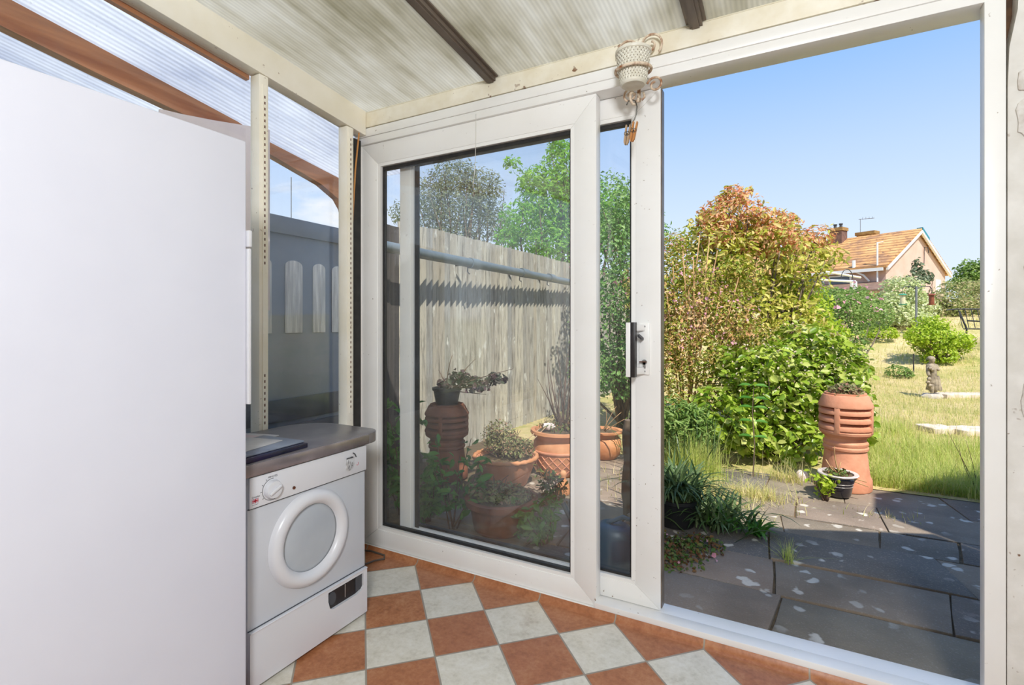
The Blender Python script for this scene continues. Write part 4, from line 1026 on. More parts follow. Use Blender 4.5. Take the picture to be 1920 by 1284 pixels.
# blue watering can
x, y = gxy(1150, 2.5)
o = thing('watering_can', (x, y, PZ), 'dark blue watering can on the patio behind the sliding door', 'watering can')
m = MB(); m.lathe([(0, 0), (.098, 0), (.10, .01), (.098, .16), (.09, .19), (.05, .21), (.03, .205), (0, .20)], (x, y, PZ), 32, squash=(1.1, .85)); m.build('body', 'can_blue', o, smooth=50)
m = MB(); m.tube([(x-.10, y, PZ+.05), (x-.20, y, PZ+.14), (x-.27, y, PZ+.26)], [.022, .016, .012], 10); m.build('spout', 'can_blue', o, smooth=60)
m = MB(); m.tube([(x+.10, y, PZ+.05), (x+.17, y, PZ+.12), (x+.15, y, PZ+.22), (x+.05, y, PZ+.245), (x-.03, y, PZ+.20)], .011, 8); m.build('handle', 'can_blue', o, smooth=60)
x, y = gxy(1155, 2.78)
m = MB(); m.tube([(x-.10, y-.03, PZ+.02), (x-.03, y, PZ+.035), (x+.04, y+.03, PZ+.07), (x+.07, y+.05, PZ+.12), (x+.055, y+.05, PZ+.14)], [.018, .028, .024, .015, .010], 10)
tag(m.build('driftwood', 'duck', smooth=60), 'grey piece of driftwood on the paving behind the watering can', 'driftwood')

# ================================================================== PATIO EDGE THINGS IN THE OPEN DOORWAY
x, y = gxy(1571, 3.50)
o = pot('plant_pot', 'blue-black glazed pot with a pale rim in front of the sunlit chimney pot', x, y, PZ+.008, [(0, 0), (.070, 0), (.078, .01), (.092, .09), (.10, .11), (.106, .125), (.10, .14), (.09, .135), (0, .125)], 'glaze',
        [(.098, .134), (.118, .142), (.124, .150), (.120, .156), (.095, .152), (.095, .13)], 'rimwhite', (.095, .142))
m = MB()
for zz, r_ in ((.094, .094), (.075, .090)): m.tube([(x+r_*math.cos(a), y+r_*math.sin(a), PZ+.008+zz) for a in [2*PI*i/36 for i in range(36)]], .0012, 5, closed=True)
m.build('band', 'rimwhite', o)
stems('dry_stems', 'twig', o, (x, y, PZ+.15), [(x-.02, y, PZ+.34), (x-.07, y+.02, PZ+.24), (x+.02, y+.03, PZ+.23), (x+.16, y-.04, PZ+.13), (x+.17, y-.04, PZ+.10), (x-.04, y-.03, PZ+.21)], .006, .003, .12)
leaves('foliage', 'ground', o, 200, [(x, y, PZ+.16, .09, .09, .03)], .024, .011, shell=.1)
leafy('small bright green shoot growing beside the glazed pot', 1547, 3.42, .17, 90, 'brightgreen', .042, .05, base=PZ-.005, W=.024)
x, y = gxy(1503, 3.88)
m = MB(); m.lathe([(0, -.015), (.035, -.01), (.045, .02), (.038, .05), (.018, .07), (0, .072)], (x, y, PZ), 16, squash=(1, .8), wob=lambda a, z: .1*math.sin(3*a+z*50)); tag(m.build('stone', 'stone_white', smooth=50), 'white and pink rounded stone on the patio edge in front of the broad-leaved shrub', 'stone')
# black pot with strap leaves at the door
x, y = gxy(1268, 3.02)
o = pot('plant_pot', 'black pot of dark strappy leaves on the patio, left of the doorway', x, y, PZ, [(0, 0), (.10, 0), (.13, .14), (.14, .145), (.14, .165), (.125, .165), (.12, .14), (0, .14)], 'black_pot', soil=(.12, .145))
straps('foliage', 'strap', o, (x, y, PZ+.15), 300, .25, .016, 1.25, cr=.06)
x, y = gxy(1345, 2.98)
o = thing('strappy_plant', (x, y, PZ), 'dark strappy plant sprawling over the paving, right of the black pot', 'plant')
straps('foliage', 'strap', o, (x, y, PZ-.01), 190, .24, .017, 1.05, cr=.08)
leaves('broad_leaves', 'shade', o, 40, [(x+.02, y-.05, PZ+.06, .14, .10, .05)], .09, .034, shell=.2)
x, y = gxy(1418, 2.85)
o = thing('dandelion', (x, y, PZ), 'flat green weed in a paving joint, right of the strappy plant', 'weed')
straps('foliage', 'shade', o, (x, y, PZ-.01), 34, .13, .022, 1.25, cr=.02)
x, y = gxy(1478, 2.55)
o = thing('grass_tuft', (x, y, PZ), 'small grass tuft in the paving joint nearest the door', 'grass tuft', 'grass tufts in the paving')
tag(finish('blades', blades(np.array([[x, y, PZ-.03]])+np.concatenate([RNG.normal(size=(120, 2))*[.012, .03], np.zeros((120, 1))], 1), .085, .005, .6), 'grass_green', o), kind='stuff')
for u, d, n, h, lb in ((1422, 3.46, 420, .09, 'yellow-green grass tuft at the sunlit patio edge, left of the paving'), (1655, 3.14, 60, .05, 'sparse grass tuft in the joint beside the shadow notch'), (1475, 3.85, 200, .14, 'tall thin grass tuft left of the white rounded stone')):
    x, y = gxy(u, d); o = thing('grass_tuft', (x, y, PZ), lb, 'grass tuft', 'grass tufts in the paving')
    tag(finish('blades', blades(np.array([[x, y, PZ-.015]])+np.concatenate([RNG.normal(size=(n, 2))*[.10, .05], np.zeros((n, 1))], 1), h, .005, .6), 'grass', o), kind='stuff')
# ground cover
x, y = gxy(1262, 2.60)
o = thing('ground_cover', (x, y, PZ), 'reddish green ground cover spreading over the paving by the sliding door', 'ground cover')
leaves('foliage', 'ground', o, 3600, [(x, y+.02, PZ, .17, .24, .06), (x-.2, y+.05, PZ, .2, .26, .08), (x+.10, y+.17, PZ, .12, .12, .05)], .020, .013, shell=.1, minz=PZ-.01)
leaves('petals', 'petal_pink', o, 26, [(x, y, PZ+.04, .2, .22, .04)], .018, .016, minz=PZ)
# tall grass clump and wispy grass
x, y = gxy(1300, 3.95)
o = thing('grass_clump', (x, y, PZ), 'upright bright grass clump in front of the broad-leaved shrub, left of the doorway view', 'grass')
tag(finish('blades', blades(np.array([[x, y, PZ-.02]])+np.concatenate([RNG.normal(size=(1100, 2))*[.11, .06], np.zeros((1100, 1))], 1), .24, .0055, .35), 'grass_green', o), kind='stuff')
x, y = gxy(1290, 3.6)
o = thing('grass_mat', (x, y, PZ), 'sprawling yellow grass over the left patio edge', 'grass')
pp_ = np.array([[x, y, PZ-.02]])+np.concatenate([RNG.normal(size=(3000, 2))*[.22, .17], np.zeros((3000, 1))], 1)
tag(finish('blades', blades(pp_, .085, .005, .9), 'grass', o), kind='stuff')
x, y = gxy(1835, 3.55)
o = thing('grass_tuft', (x, y, PZ), 'dark wispy grass in the shade beside the right door jamb', 'grass tuft', 'grass tufts in the paving')
tag(finish('blades', blades(np.array([[x, y, PZ-.02]])+np.concatenate([RNG.normal(size=(260, 2))*[.09, .10], np.zeros((260, 1))], 1), .20, .006, .5), 'grass_green', o), kind='stuff')
stems('stalks', 'darktwig', o, (x, y, PZ), [(x-.17, y, PZ+.42), (x-.11, y, PZ+.33), (x-.06, y+.04, PZ+.36)], .003, .0012, .1)

# ================================================================== SHRUBS
def at(u, v, d): x, y = gxy(u, d); return (x, y, EYE+(608-v)*d/FPX)
def B(u, v, d, rx, ry, rz): return at(u, v, d)+(rx, ry, rz)
x, y = gxy(1445, 4.3)
lau = thing('broadleaf_shrub', (x, y+.25, PZ), 'dense broad-leaved green shrub behind the patio, left of the sunlit chimney pot', 'shrub')
lb = [B(1345, 790, 4.35, .27, .25, .30), B(1440, 735, 4.5, .36, .32, .42), B(1540, 740, 4.5, .32, .30, .38), B(1400, 690, 4.65, .34, .30, .26), B(1500, 660, 4.8, .36, .3, .28), B(1590, 770, 4.4, .20, .22, .32), B(1570, 690, 4.75, .28, .28, .26), B(1480, 820, 4.35, .30, .24, .22), B(1620, 800, 4.35, .10, .16, .20), B(1400, 820, 4.35, .24, .20, .20)]
leaves('foliage', 'laurel', lau, 5600, lb, .074, .043, shell=.35, minz=PZ, up=.8)
leaves('dry_flowers', 'petal_white', lau, 1500, [(a, b, c, r*1.02, s*1.02, t*1.02) for a, b, c, r, s, t in lb[3:5]+lb[6:7]+lb[1:3]], .022, .014, shell=.9, minz=PZ+.4)
stems('branches', 'bark', lau, (x, y+.3, PZ), tips_in(lb, 40), .014, .004)
x, y = gxy(1412, 3.95)
o = thing('seedling', (x, y, PZ), 'single tall grey-green stem with paired leaves in front of the broad-leaved shrub', 'plant')
m = MB(); m.tube([(x, y, PZ-.02), (x+.01, y, PZ+.25), (x-.005, y, PZ+.5), (x+.005, y, PZ+.72)], [.006, .005, .004, .002], 6); m.build('stem', 'bark', o)
hh = np.array([.30, .30, .42, .42, .53, .53, .60, .60, .70, .70]); k = len(hh); sg = np.array([1, -1]*(k//2))
C = np.stack([x+sg*.055, np.full(k, y), PZ+hh+.015], 1)
finish('foliage', leaf_mesh(C, np.tile([0, -.3, 1.], (k, 1)), np.stack([sg, 0*sg, .35+0*sg], 1)*1.0, np.full(k, .11), np.full(k, .04)), 'shade', o)

x, y = gxy(1400, 5.6)
ph = thing('photinia', (x, y, gz(x, y)), 'tall photinia with orange-red young leaves at the top, against the sky', 'shrub')
gb = [B(1330, 500, 5.4, .42, .4, .45), B(1420, 480, 5.6, .5, .45, .5), B(1490, 520, 5.7, .38, .4, .38), B(1380, 590, 5.3, .5, .4, .45), B(1480, 610, 5.4, .42, .4, .35), B(1320, 450, 5.7, .28, .3, .3), B(1545, 480, 5.9, .22, .22, .18), B(1400, 450, 5.6, .4, .4, .2)]
rb = [B(1375, 405, 5.6, .36, .34, .26), B(1440, 450, 5.4, .34, .3, .2), B(1340, 440, 5.4, .2, .2, .2), B(1380, 370, 5.6, .16, .2, .13), B(1445, 425, 5.6, .30, .3, .20), B(1335, 410, 5.6, .18, .2, .16), B(1470, 420, 5.7, .16, .2, .14), B(1532, 446, 5.9, .18, .2, .13), B(1500, 455, 5.8, .22, .2, .14), B(1408, 358, 5.6, .06, .08, .06), B(1350, 375, 5.6, .05, .06, .05), B(1365, 358, 5.6, .05, .06, .05)]
leaves('foliage', 'photinia_green', ph, 5200, gb, .072, .030, shell=.3, minz=.0)
leaves('young_foliage', 'photinia_red', ph, 4300, rb, .048, .019, shell=.35)
leaves('young_tips', 'photinia_green', ph, 1100, rb, .055, .024, shell=.1)
stems('branches', 'bark', ph, (x, y, gz(x, y)), tips_in(gb+rb, 46), .022, .005, .08)

x, y = gxy(1300, 4.95)
es = thing('flowering_shrub', (x, y, gz(x, y)), 'leggy pink-flowered shrub with bare tan stems beside the sliding door', 'shrub')
eb = [B(1255, 520, 5.1, .22, .3, .42), B(1300, 560, 5.0, .3, .3, .42), B(1360, 600, 4.95, .3, .28, .32), B(1265, 640, 4.9, .24, .25, .25), B(1225, 560, 5.0, .3, .3, .5), B(1420, 640, 4.95, .25, .25, .2), B(1270, 460, 5.2, .16, .2, .16), B(1260, 700, 4.8, .2, .2, .25), B(1310, 670, 4.75, .26, .2, .25), B(1235, 640, 5.0, .25, .25, .4), B(1380, 520, 5.1, .25, .2, .25), B(1270, 770, 4.7, .25, .2, .2), B(1330, 730, 4.75, .2, .2, .2)]
leaves('foliage', 'escallonia', es, 13500, eb, .036, .015, shell=.3)
leaves('flowers', 'petal_pink', es, 420, [(a, b-.1, c, r, s, t) for a, b, c, r, s, t in eb[:4]], .026, .020, shell=.9)
stems('bare_stems', 'twig', es, (x-.05, y-.1, gz(x, y)), [at(u, v, 4.85) for u, v in ((1262, 500), (1280, 470), (1300, 480), (1322, 520), (1340, 500), (1352, 540), (1312, 440), (1370, 560), (1250, 550), (1390, 560), (1410, 570), (1290, 540), (1330, 450), (1345, 470), (1275, 560), (1385, 520))], .012, .005, .05)

leaves('dead_leaves', 'deadleaf', es, 420, [B(1290, 600, 4.75, .3, .2, .25), B(1380, 610, 4.75, .25, .2, .15), B(1270, 660, 4.7, .2, .2, .2)], .04, .016, shell=.2)
bush('yellow_green_shrub', 'bright yellow-green shrub between the photinia and the garden path', 'shrub', (*gxy(1530, 6.2), 0),
     [B(1500, 580, 6.2, .36, .4, .34), B(1490, 620, 5.9, .4, .35, .3), B(1545, 640, 6.0, .32, .3, .28), B(1465, 560, 6.0, .35, .3, .3)], 4200, .055, .026, 'brightgreen')
bush('rose_bush', 'green rose bush with pink blooms at the left edge of the garden path', 'shrub', (*gxy(1585, 8.6), gz(0, 10.4)),
     [B(1580, 590, 8.8, .45, .45, .42), B(1610, 575, 9.6, .4, .4, .35), B(1560, 575, 9.2, .38, .4, .34), B(1595, 640, 8.6, .28, .3, .28), B(1640, 590, 10.5, .35, .4, .35)], 4200, .055, .028, 'rose', ns=18)
o = [q for q in bpy.data.objects if q.name == 'rose_bush'][0]
leaves('blooms', 'petal_pink', o, 90, [B(1585, 590, 8.6, .5, .4, .42), B(1600, 570, 9.3, .4, .4, .35)], .06, .05, shell=.9)
bush('variegated_shrub', 'rounded pale variegated shrub behind the bird feeder', 'shrub', (*gxy(1695, 13.6), gz(0, 17)),
     [B(1692, 548, 13.6, .50, .5, .46), B(1672, 580, 13.4, .42, .5, .42), B(1718, 578, 13.6, .42, .5, .44), B(1692, 600, 13.3, .62, .5, .3)], 5200, .085, .042, 'variegated', r0=.03)
bush('hedge', 'loose flowering hedge across the far right of the garden', 'hedge', (*gxy(1790, 15), gz(0, 19)),
     [B(1765, 575, 14.8, .7, .6, .5), B(1800, 560, 15.2, .8, .6, .6), B(1850, 555, 15.5, .8, .6, .6), B(1830, 590, 14.5, .8, .6, .45), B(1730, 590, 15.2, .6, .6, .4)], 6500, .085, .042, 'hedge', r0=.03)
bush('sapling', 'thin upright sapling against the pink gable', 'tree', (*gxy(1722, 14.3), gz(0, 18)),
     [B(1718, 500, 14.3, .14, .14, .25), B(1735, 520, 14.3, .2, .2, .2), B(1712, 530, 14.3, .22, .2, .25)], 420, .10, .06, 'olive', ns=10)
bush('far_tree', 'small dark green tree at the right edge of the garden view', 'tree', (*gxy(1818, 22), gz(0, 28)),
     [B(1815, 515, 22, .5, .5, .65), B(1838, 520, 22, .7, .5, .7), B(1800, 535, 22, .5, .5, .35), B(1855, 510, 22, .6, .5, .8)], 2600, .13, .07, 'rose', ns=10, r0=.05)
bush('hydrangea', 'rounded lime-green shrub on the lawn behind the statue', 'shrub', (*gxy(1758, 10.3), gz(0, 13)),
     [B(1755, 635, 10.3, .48, .42, .30), B(1725, 630, 10.2, .3, .3, .22), B(1795, 640, 10.3, .32, .3, .2), B(1745, 610, 10.4, .3, .3, .2), B(1760, 665, 10.2, .34, .3, .22)], 3800, .062, .032, 'brightgreen', ns=20)
bush('low_plant', 'low dark green clump on the lawn left of the statue', 'plant', (*gxy(1690, 9.2), gz(0, 11.6)), [(*gxy(1690, 9.2), gz(0, 11.6)+.06, .22, .2, .13)], 500, .05, .02, 'rose', ns=6)
bush('low_plant', 'low bright green clump at the far end of the garden path', 'plant', (*gxy(1648, 12.2), gz(0, 15.4)), [(*gxy(1648, 12.2), gz(0, 15.4)+.10, .45, .3, .2)], 800, .07, .03, 'brightgreen', ns=6)
# grey-green feathery clump low left
x, y = gxy(1268, 4.2)
o = thing('feathery_plant', (x, y, PZ), 'feathery grey-green plant at the foot of the pink-flowered shrub', 'plant')
straps('foliage', 'strap', o, (x, y, PZ), 220, .44, .012, .7, cr=.15)
leaves('leaf_tips', 'rose', o, 2600, [(x, y, PZ+.35, .26, .2, .26), (x+.14, y+.1, PZ+.3, .2, .16, .24), (x-.2, y, PZ+.3, .2, .2, .25)], .055, .016, shell=.2)
# climber / trees beyond the glass
bush('climbing_shrub', 'tall mid-green climbing shrub with a few pink flowers behind the sliding door', 'shrub', (*gxy(1165, 5.7), -.06),
     [B(1150, 480, 5.8, .4, .35, .5), B(1185, 560, 5.6, .42, .35, .5), B(1140, 620, 5.5, .42, .35, .45), B(1195, 450, 5.9, .4, .35, .5), B(1170, 690, 5.4, .4, .35, .35), B(1150, 380, 6.0, .32, .3, .4), B(1190, 400, 6.0, .3, .3, .35), B(1110, 700, 5.5, .3, .3, .3)], 9500, .042, .022, 'climber', ns=26)
o = [q for q in bpy.data.objects if q.name == 'climbing_shrub'][0]
leaves('flowers', 'petal_pink', o, 60, [B(1150, 480, 5.4, .5, .2, .3), B(1180, 600, 5.3, .3, .2, .3)], .032, .028, shell=.8)
tr = bush('ash_tree', 'fresh green pinnate-leaved tree above the far end of the fence', 'tree', (*gxy(1040, 11), 0),
     [B(1030, 380, 11, .75, .8, .8), B(980, 420, 10.8, .55, .6, .5), B(1060, 320, 11, .5, .6, .6), B(1090, 400, 11, .8, .8, .9), B(1000, 340, 11, .4, .4, .35), B(960, 305, 10.8, .22, .2, .14), B(1150, 420, 11.2, .8, .7, .8), B(1040, 460, 10.6, .7, .7, .5), B(955, 450, 10.6, .3, .4, .3), B(1045, 275, 11, .25, .3, .25)], 11000, .10, .034, 'ash', ns=30, r0=.07, shell=.25)
bush('grey_tree', 'grey-green rounded tree beyond the fence, left of the fresh green tree', 'tree', (*gxy(855, 18), 0),
     [B(860, 390, 18, 1.4, 1.3, 1.2), B(800, 380, 18, .9, .9, 1.0), B(905, 360, 18, .8, .9, .9), B(850, 330, 18, 1.0, .9, .7), B(755, 400, 18, .5, .5, .5), B(930, 420, 18, .7, .8, .8), B(840, 450, 18, 1.3, 1.0, .6)], 12000, .11, .036, 'olive', ns=40, r0=.09, shell=.15)

# ================================================================== STATUE, FEEDERS, BENCH
sx, sy = gxy(1748, 7.7); sz = gz(sx, sy)
st = thing('garden_statue', (sx, sy, sz), 'weathered stone garden statue of a draped woman carrying flowers, on the lawn', 'statue')
m = MB(); m.lathe([(0, 0), (.11, 0), (.115, .03), (.10, .05), (.09, .07), (0, .075)], (sx, sy, sz), 20, squash=(1.25, 1), wob=lambda a, z: .06*math.sin(4*a)); m.build('plinth', 'statue_base', st, smooth=50)
rt = Vector((R2[0], R2[1], 0)); fw = Vector((-F2[0], -F2[1], 0))  # to the viewer's right / towards the viewer
def sp(a, b, c): v = Vector((sx, sy, sz))+rt*a+fw*b; return (v.x, v.y, sz+c)
vs = [sp(0, 0, .30), sp(.01, 0, .37), sp(.0, 0, .44), sp(-.005, 0, .505), sp(-.012, 0, .535), sp(-.015, .012, .575), sp(-.015, .016, .615),
      sp(.05, 0, .495), sp(.078, .02, .43), sp(.03, .06, .455), sp(-.06, 0, .49), sp(-.085, .02, .42), sp(-.095, .05, .34), sp(.03, 0, .22), sp(.035, .01, .08), sp(-.03, .01, .22), sp(-.03, .03, .08)]
ed = [(0, 1), (1, 2), (2, 3), (3, 4), (4, 5), (5, 6), (3, 7), (7, 8), (8, 9), (3, 10), (10, 11), (11, 12), (0, 13), (13, 14), (0, 15), (15, 16)]
rd = [.062, .052, .058, .05, .025, .045, .035, .034, .026, .022, .034, .026, .022, .05, .028, .048, .028]
finish('figure', skin(vs, ed, rd), 'statue', st, smooth=180)
def fold_(a, z): return .10*math.sin(7*a)+.05*math.sin(13*a+1)
m = MB(); m.lathe([(.055, .345), (.066, .30), (.078, .20), (.092, .13), (.088, .125), (.07, .18), (.055, .28)], tuple(Vector((sx, sy, sz))+rt*.03), 56, squash=(1.0, .8), wob=fold_); m.build('draped_skirt', 'statue', st, smooth=60)
m = MB(); m.lathe([(0, 0), (.05, .005), (.052, .03), (.03, .055), (0, .06)], tuple(Vector((sx, sy, sz+.585))-rt*.018), 20, squash=(1, 1), wob=lambda a, z: .05*math.sin(9*a)); m.build('hair', 'statue', st, smooth=60)
for (a, b, c, r_) in ((-.075, .05, .46, .028), (-.05, .065, .44, .026), (-.09, .05, .30, .03), (-.105, .05, .25, .028), (-.08, .055, .20, .03), (-.09, .05, .36, .02)):
    m = MB(); m.lathe([(0, -r_), (r_*.7, -r_*.7), (r_, 0), (r_*.7, r_*.7), (0, r_)], sp(a, b, c), 12, wob=lambda an, z: .12*math.sin(5*an))
    m.build('flower', 'statue', st, smooth=60)

px, py = gxy(1718, 12.2); pz = gz(px, py)
o = thing('feeder_pole', (px, py, pz), 'grey metal bird-feeder pole with hooked arms in front of the hedge', 'pole')
m = MB(); m.tube([(px, py, pz-.1), (px, py, 2.05)], .024, 10); m.build('pole', 'steel_pole', o, smooth=60)
def armp(s): return [(px+R2[0]*s*t, py+R2[1]*s*t, z) for t, z in ((0, 1.98), (.4, 2.05), (.85, 2.05), (1, 2.0))]
for s in (-.33, .37):
    m = MB(); m.tube(armp(s), .010, 6); m.build('arm', 'iron', o, smooth=60)
def feeder(s, label, tube, lid):
    x, y = px+R2[0]*s, py+R2[1]*s
    o = thing('bird_feeder', (x, y, 1.62), label, 'bird feeder')
    m = MB(); m.lathe([(0, 1.62), (.055, 1.62), (.055, 1.84), (0, 1.84)], (x, y, 0), 18); m.build('tube', tube, o, smooth=50)
    m = MB(); m.lathe([(0, 1.875), (.05, 1.87), (.085, 1.845), (.085, 1.835), (0, 1.84)], (x, y, 0), 18); m.build('lid', lid, o, smooth=50)
    m = MB(); m.lathe([(0, 1.60), (.085, 1.60), (.09, 1.62), (0, 1.622)], (x, y, 0), 18); m.build('tray', lid, o, smooth=50)
    m = MB(); m.tube([(x, y, 1.87), (x, y, 2.0)], .005, 5); m.build('hanger', 'wire', o)
feeder(-.33, 'pale seed bird feeder with a green lid hanging left of the pole', 'seed', 'green_plastic')
feeder(.37, 'red-brown bird feeder hanging right of the pole', 'brown_plastic', 'brown_plastic')
m = MB(); x, y = gxy(1713, 9.6); m.tube([(x, y, gz(x, y)-.1), (x, y, gz(x, y)+.36)], .012, 6)
tag(m.build('stake', 'iron'), 'short dark stake in the lawn at the left of the lime-green shrub', 'stake')
# bench, half behind the jamb
bx, by = gxy(1822, 11.0); bz = gz(bx, by)
be = thing('garden_bench', (bx, by, bz), 'black metal garden bench half hidden by the right door jamb', 'bench')
def bp(a, b, c): v = Vector((bx, by, 0))+rt*a+fw*b; return (v.x, v.y, bz+c)
for a in (.07, 1.25):
    m = MB(); m.tube([bp(a, .22, 0), bp(a, .22, .42), bp(a, .22, .58), bp(a, -.18, .60)], .018, 8); m.build('arm', 'iron', be, smooth=60)
    m = MB(); m.tube([bp(a, -.22, 0), bp(a, -.20, .42), bp(a-.10, -.28, .82)], .018, 8); m.build('leg', 'iron', be, smooth=60)
m = MB()
for k in range(5): m.tube([bp(-.0, .20-.1*k, .42), bp(1.3, .20-.1*k, .42)], .014, 6)
m.build('seat', 'iron', be, smooth=60)
m = MB(); m.tube([bp(-.32, -.26, .84), bp(-.1, -.28, .86), bp(.6, -.28, .86), bp(1.3, -.28, .80)], .016, 6)
for k in range(9): m.tube([bp(.0+.14*k, -.22, .44), bp(-.04+.14*k, -.28, .85)], .008, 5)
m.build('backrest', 'iron', be, smooth=60)

# ================================================================== THE BUNGALOW
AX = Vector((8.05, 43.0, 0)); gd = Vector((.5, .866, 0)); rdg = Vector((-.866, .5, 0))
EZ, RZ, HW = 4.75, 7.46, 4.97
ho = thing('bungalow', (AX.x, AX.y, 2.2), 'pink rendered bungalow with an orange tiled roof beyond the garden', 'house')
def hp_(t, s, z): v = AX+rdg*t+gd*s; return (v.x, v.y, z)     # t along the ridge, s across the gable (s<0 faces the garden)
LEN = 16
def hbox(mb, t0, t1, s0, s1, z0, z1): 
    vs = [hp_(t, s, z) for z in (z0, z1) for s in (s0, s1) for t in (t0, t1)]
    mb.add(vs, [(0, 2, 3, 1), (4, 5, 7, 6), (0, 1, 5, 4), (2, 6, 7, 3), (0, 4, 6, 2), (1, 3, 7, 5)]); return mb
m = MB(); pr = [(-HW+.35, 1.8), (HW-.35, 1.8), (HW-.35, EZ+.15), (0, RZ-.12), (-HW+.35, EZ+.15)]
m.add([hp_(.25, s, z) for s, z in pr]+[hp_(LEN, s, z) for s, z in pr], [(0, 1, 2, 3, 4), (9, 8, 7, 6, 5)]+[(i, (i+1) % 5, 5+(i+1) % 5, 5+i) for i in range(5)])
m.build('wall', 'render_wall', ho)
for s in (-1, 1):
    m = MB(); nrm = .14
    q = [(s*HW*1.03, EZ-.08), (0, RZ), (0, RZ+nrm), (s*HW*1.03, EZ-.08+nrm)]
    m.add([hp_(0, a, z) for a, z in q]+[hp_(LEN+.3, a, z) for a, z in q], [(0, 1, 2, 3), (7, 6, 5, 4)]+[(i, (i+1) % 4, 4+(i+1) % 4, 4+i) for i in range(4)])
    rf = m.build('roof_slope', 'rooftile', ho)
    m = MB(); q = [(s*HW*1.0, EZ-.22), (0, RZ-.17), (0, RZ+.02), (s*HW*1.0, EZ-.03)]
    m.add([hp_(-.04, a, z) for a, z in q]+[hp_(.10, a, z) for a, z in q], [(0, 1, 2, 3), (7, 6, 5, 4)]+[(i, (i+1) % 4, 4+(i+1) % 4, 4+i) for i in range(4)])
    m.build('bargeboard', 'white_paint', ho)
m = MB(); m.add([hp_(-.05, a, z) for a, z in ((0, RZ+.02), (1.1, RZ-.6), (1.1, RZ-.42), (0, RZ+.2))]+[hp_(.3, a, z) for a, z in ((0, RZ+.02), (1.1, RZ-.6), (1.1, RZ-.42), (0, RZ+.2))], [(0, 1, 2, 3), (7, 6, 5, 4)]+[(i, (i+1) % 4, 4+(i+1) % 4, 4+i) for i in range(4)]); m.build('ridge_flashing', 'teal_flash', ho)
m = MB(); hbox(m, .2, LEN, -HW*1.03-.02, -HW*1.03+.06, EZ-.26, EZ-.06); m.build('fascia', 'white_paint', ho)
m = MB(); hbox(m, 4.6, 5.5, -.85, -.05, 6.6, 8.30); ch = m.build('chimney', 'brick', ho)
m = MB(); hbox(m, 4.54, 5.56, -.91, .01, 8.12, 8.36); m.build('chimney_cap', 'lichen_cap', ch)
for t in (4.85, 5.25):
    m = MB(); c = hp_(t, -.45, 8.36); m.lathe([(0, 0), (.11, 0), (.09, .22), (.13, .25), (.13, .33), (0, .34)], c, 12); m.build('chimney_pot', 'grey_print', ch)
m = MB(); hbox(m, 3.0, 4.1, .25, .95, 7.0, 7.75); hbox(m, 2.9, 4.2, .2, 1.0, 7.72, 7.95); m.build('chimney', 'lichen_cap', ho)
m = MB(); a = hp_(4.0, .6, 0); m.tube([(a[0], a[1], 7.9), (a[0], a[1], 9.0)], .02, 5); m.tube([(a[0]-.1, a[1], 8.98), (a[0]+.9, a[1]+.4, 9.05)], .025, 5)
for k in range(4): m.tube([(a[0]+.15+k*.2, a[1], 8.93+.02*k), (a[0]+.15+k*.2, a[1]+.1, 9.13)], .012, 4)
m.build('aerial', 'steel_pole', ho)
m = MB(); a = hp_(.55, -HW-.05, 0); m.tube([(a[0], a[1], 3.8), (a[0], a[1], 6.3)], .05, 8); m.tube([(a[0], a[1], 6.25), (a[0]+.3, a[1], 6.32)], .03, 6); m.build('vent_pipe', 'white_paint', ho)
m = MB(); a = hp_(1.9, -HW-.05, 0); m.tube([(a[0], a[1], 4.5), (a[0], a[1], 5.3)], .10, 8); m.tube([(a[0], a[1], 4.6), (a[0]+.5, a[1]-.2, 4.3), (a[0]+.8, a[1]-.2, 3.9)], .06, 6); m.build('flue', 'white_paint', ho)
for t0, t1 in ((2.2, 3.6), (3.9, 5.3)):
    m = MB(); hbox(m, t0, t1, -HW+.24, -HW+.40, 3.6, 4.42); w = m.build('window', 'white_paint', ho)
    m = MB(); hbox(m, t0+.1, t1-.1, -HW+.22, -HW+.3, 3.72, 4.32); m.build('window_pane', 'dark_glass', w)
m = MB(); v0 = [hp_(.20, s, z) for s, z in ((2.9, 3.3), (3.7, 3.3), (3.7, 4.3), (2.9, 4.3))]+[hp_(.4, s, z) for s, z in ((2.9, 3.3), (3.7, 3.3), (3.7, 4.3), (2.9, 4.3))]
m.add(v0, [(0, 1, 2, 3), (7, 6, 5, 4)]+[(i, (i+1) % 4, 4+(i+1) % 4, 4+i) for i in range(4)]); w = m.build('window', 'white_paint', ho)
m = MB(); m.tube([hp_(.2, .9, 6.4), hp_(.0, .9, 6.4), hp_(.0, 1.05, 6.0)], .03, 5); m.tube([hp_(.2, .9, 5.2), hp_(.18, .9, 6.4)], .02, 5); m.build('wall_bracket', 'iron', ho)
# lean-to in front
m = MB(); hbox(m, -.6, 7.5, -HW-2.4, -HW+.3, 1.8, 3.1); m.build('lean_to_wall', 'render_wall', ho)
m = MB(); q = [(-HW-2.7, 3.05), (-HW+.2, 3.72), (-HW+.2, 3.85), (-HW-2.7, 3.18)]
m.add([hp_(-.8, a, z) for a, z in q]+[hp_(6.3, a, z) for a, z in q], [(0, 1, 2, 3), (7, 6, 5, 4)]+[(i, (i+1) % 4, 4+(i+1) % 4, 4+i) for i in range(4)]); m.build('lean_to_roof', 'brown_tile', ho)
m = MB(); hbox(m, 1.5, 3.5, -HW-2.46, -HW-2.38, 1.8, 3.0); m.build('garage_door', 'teal', ho)
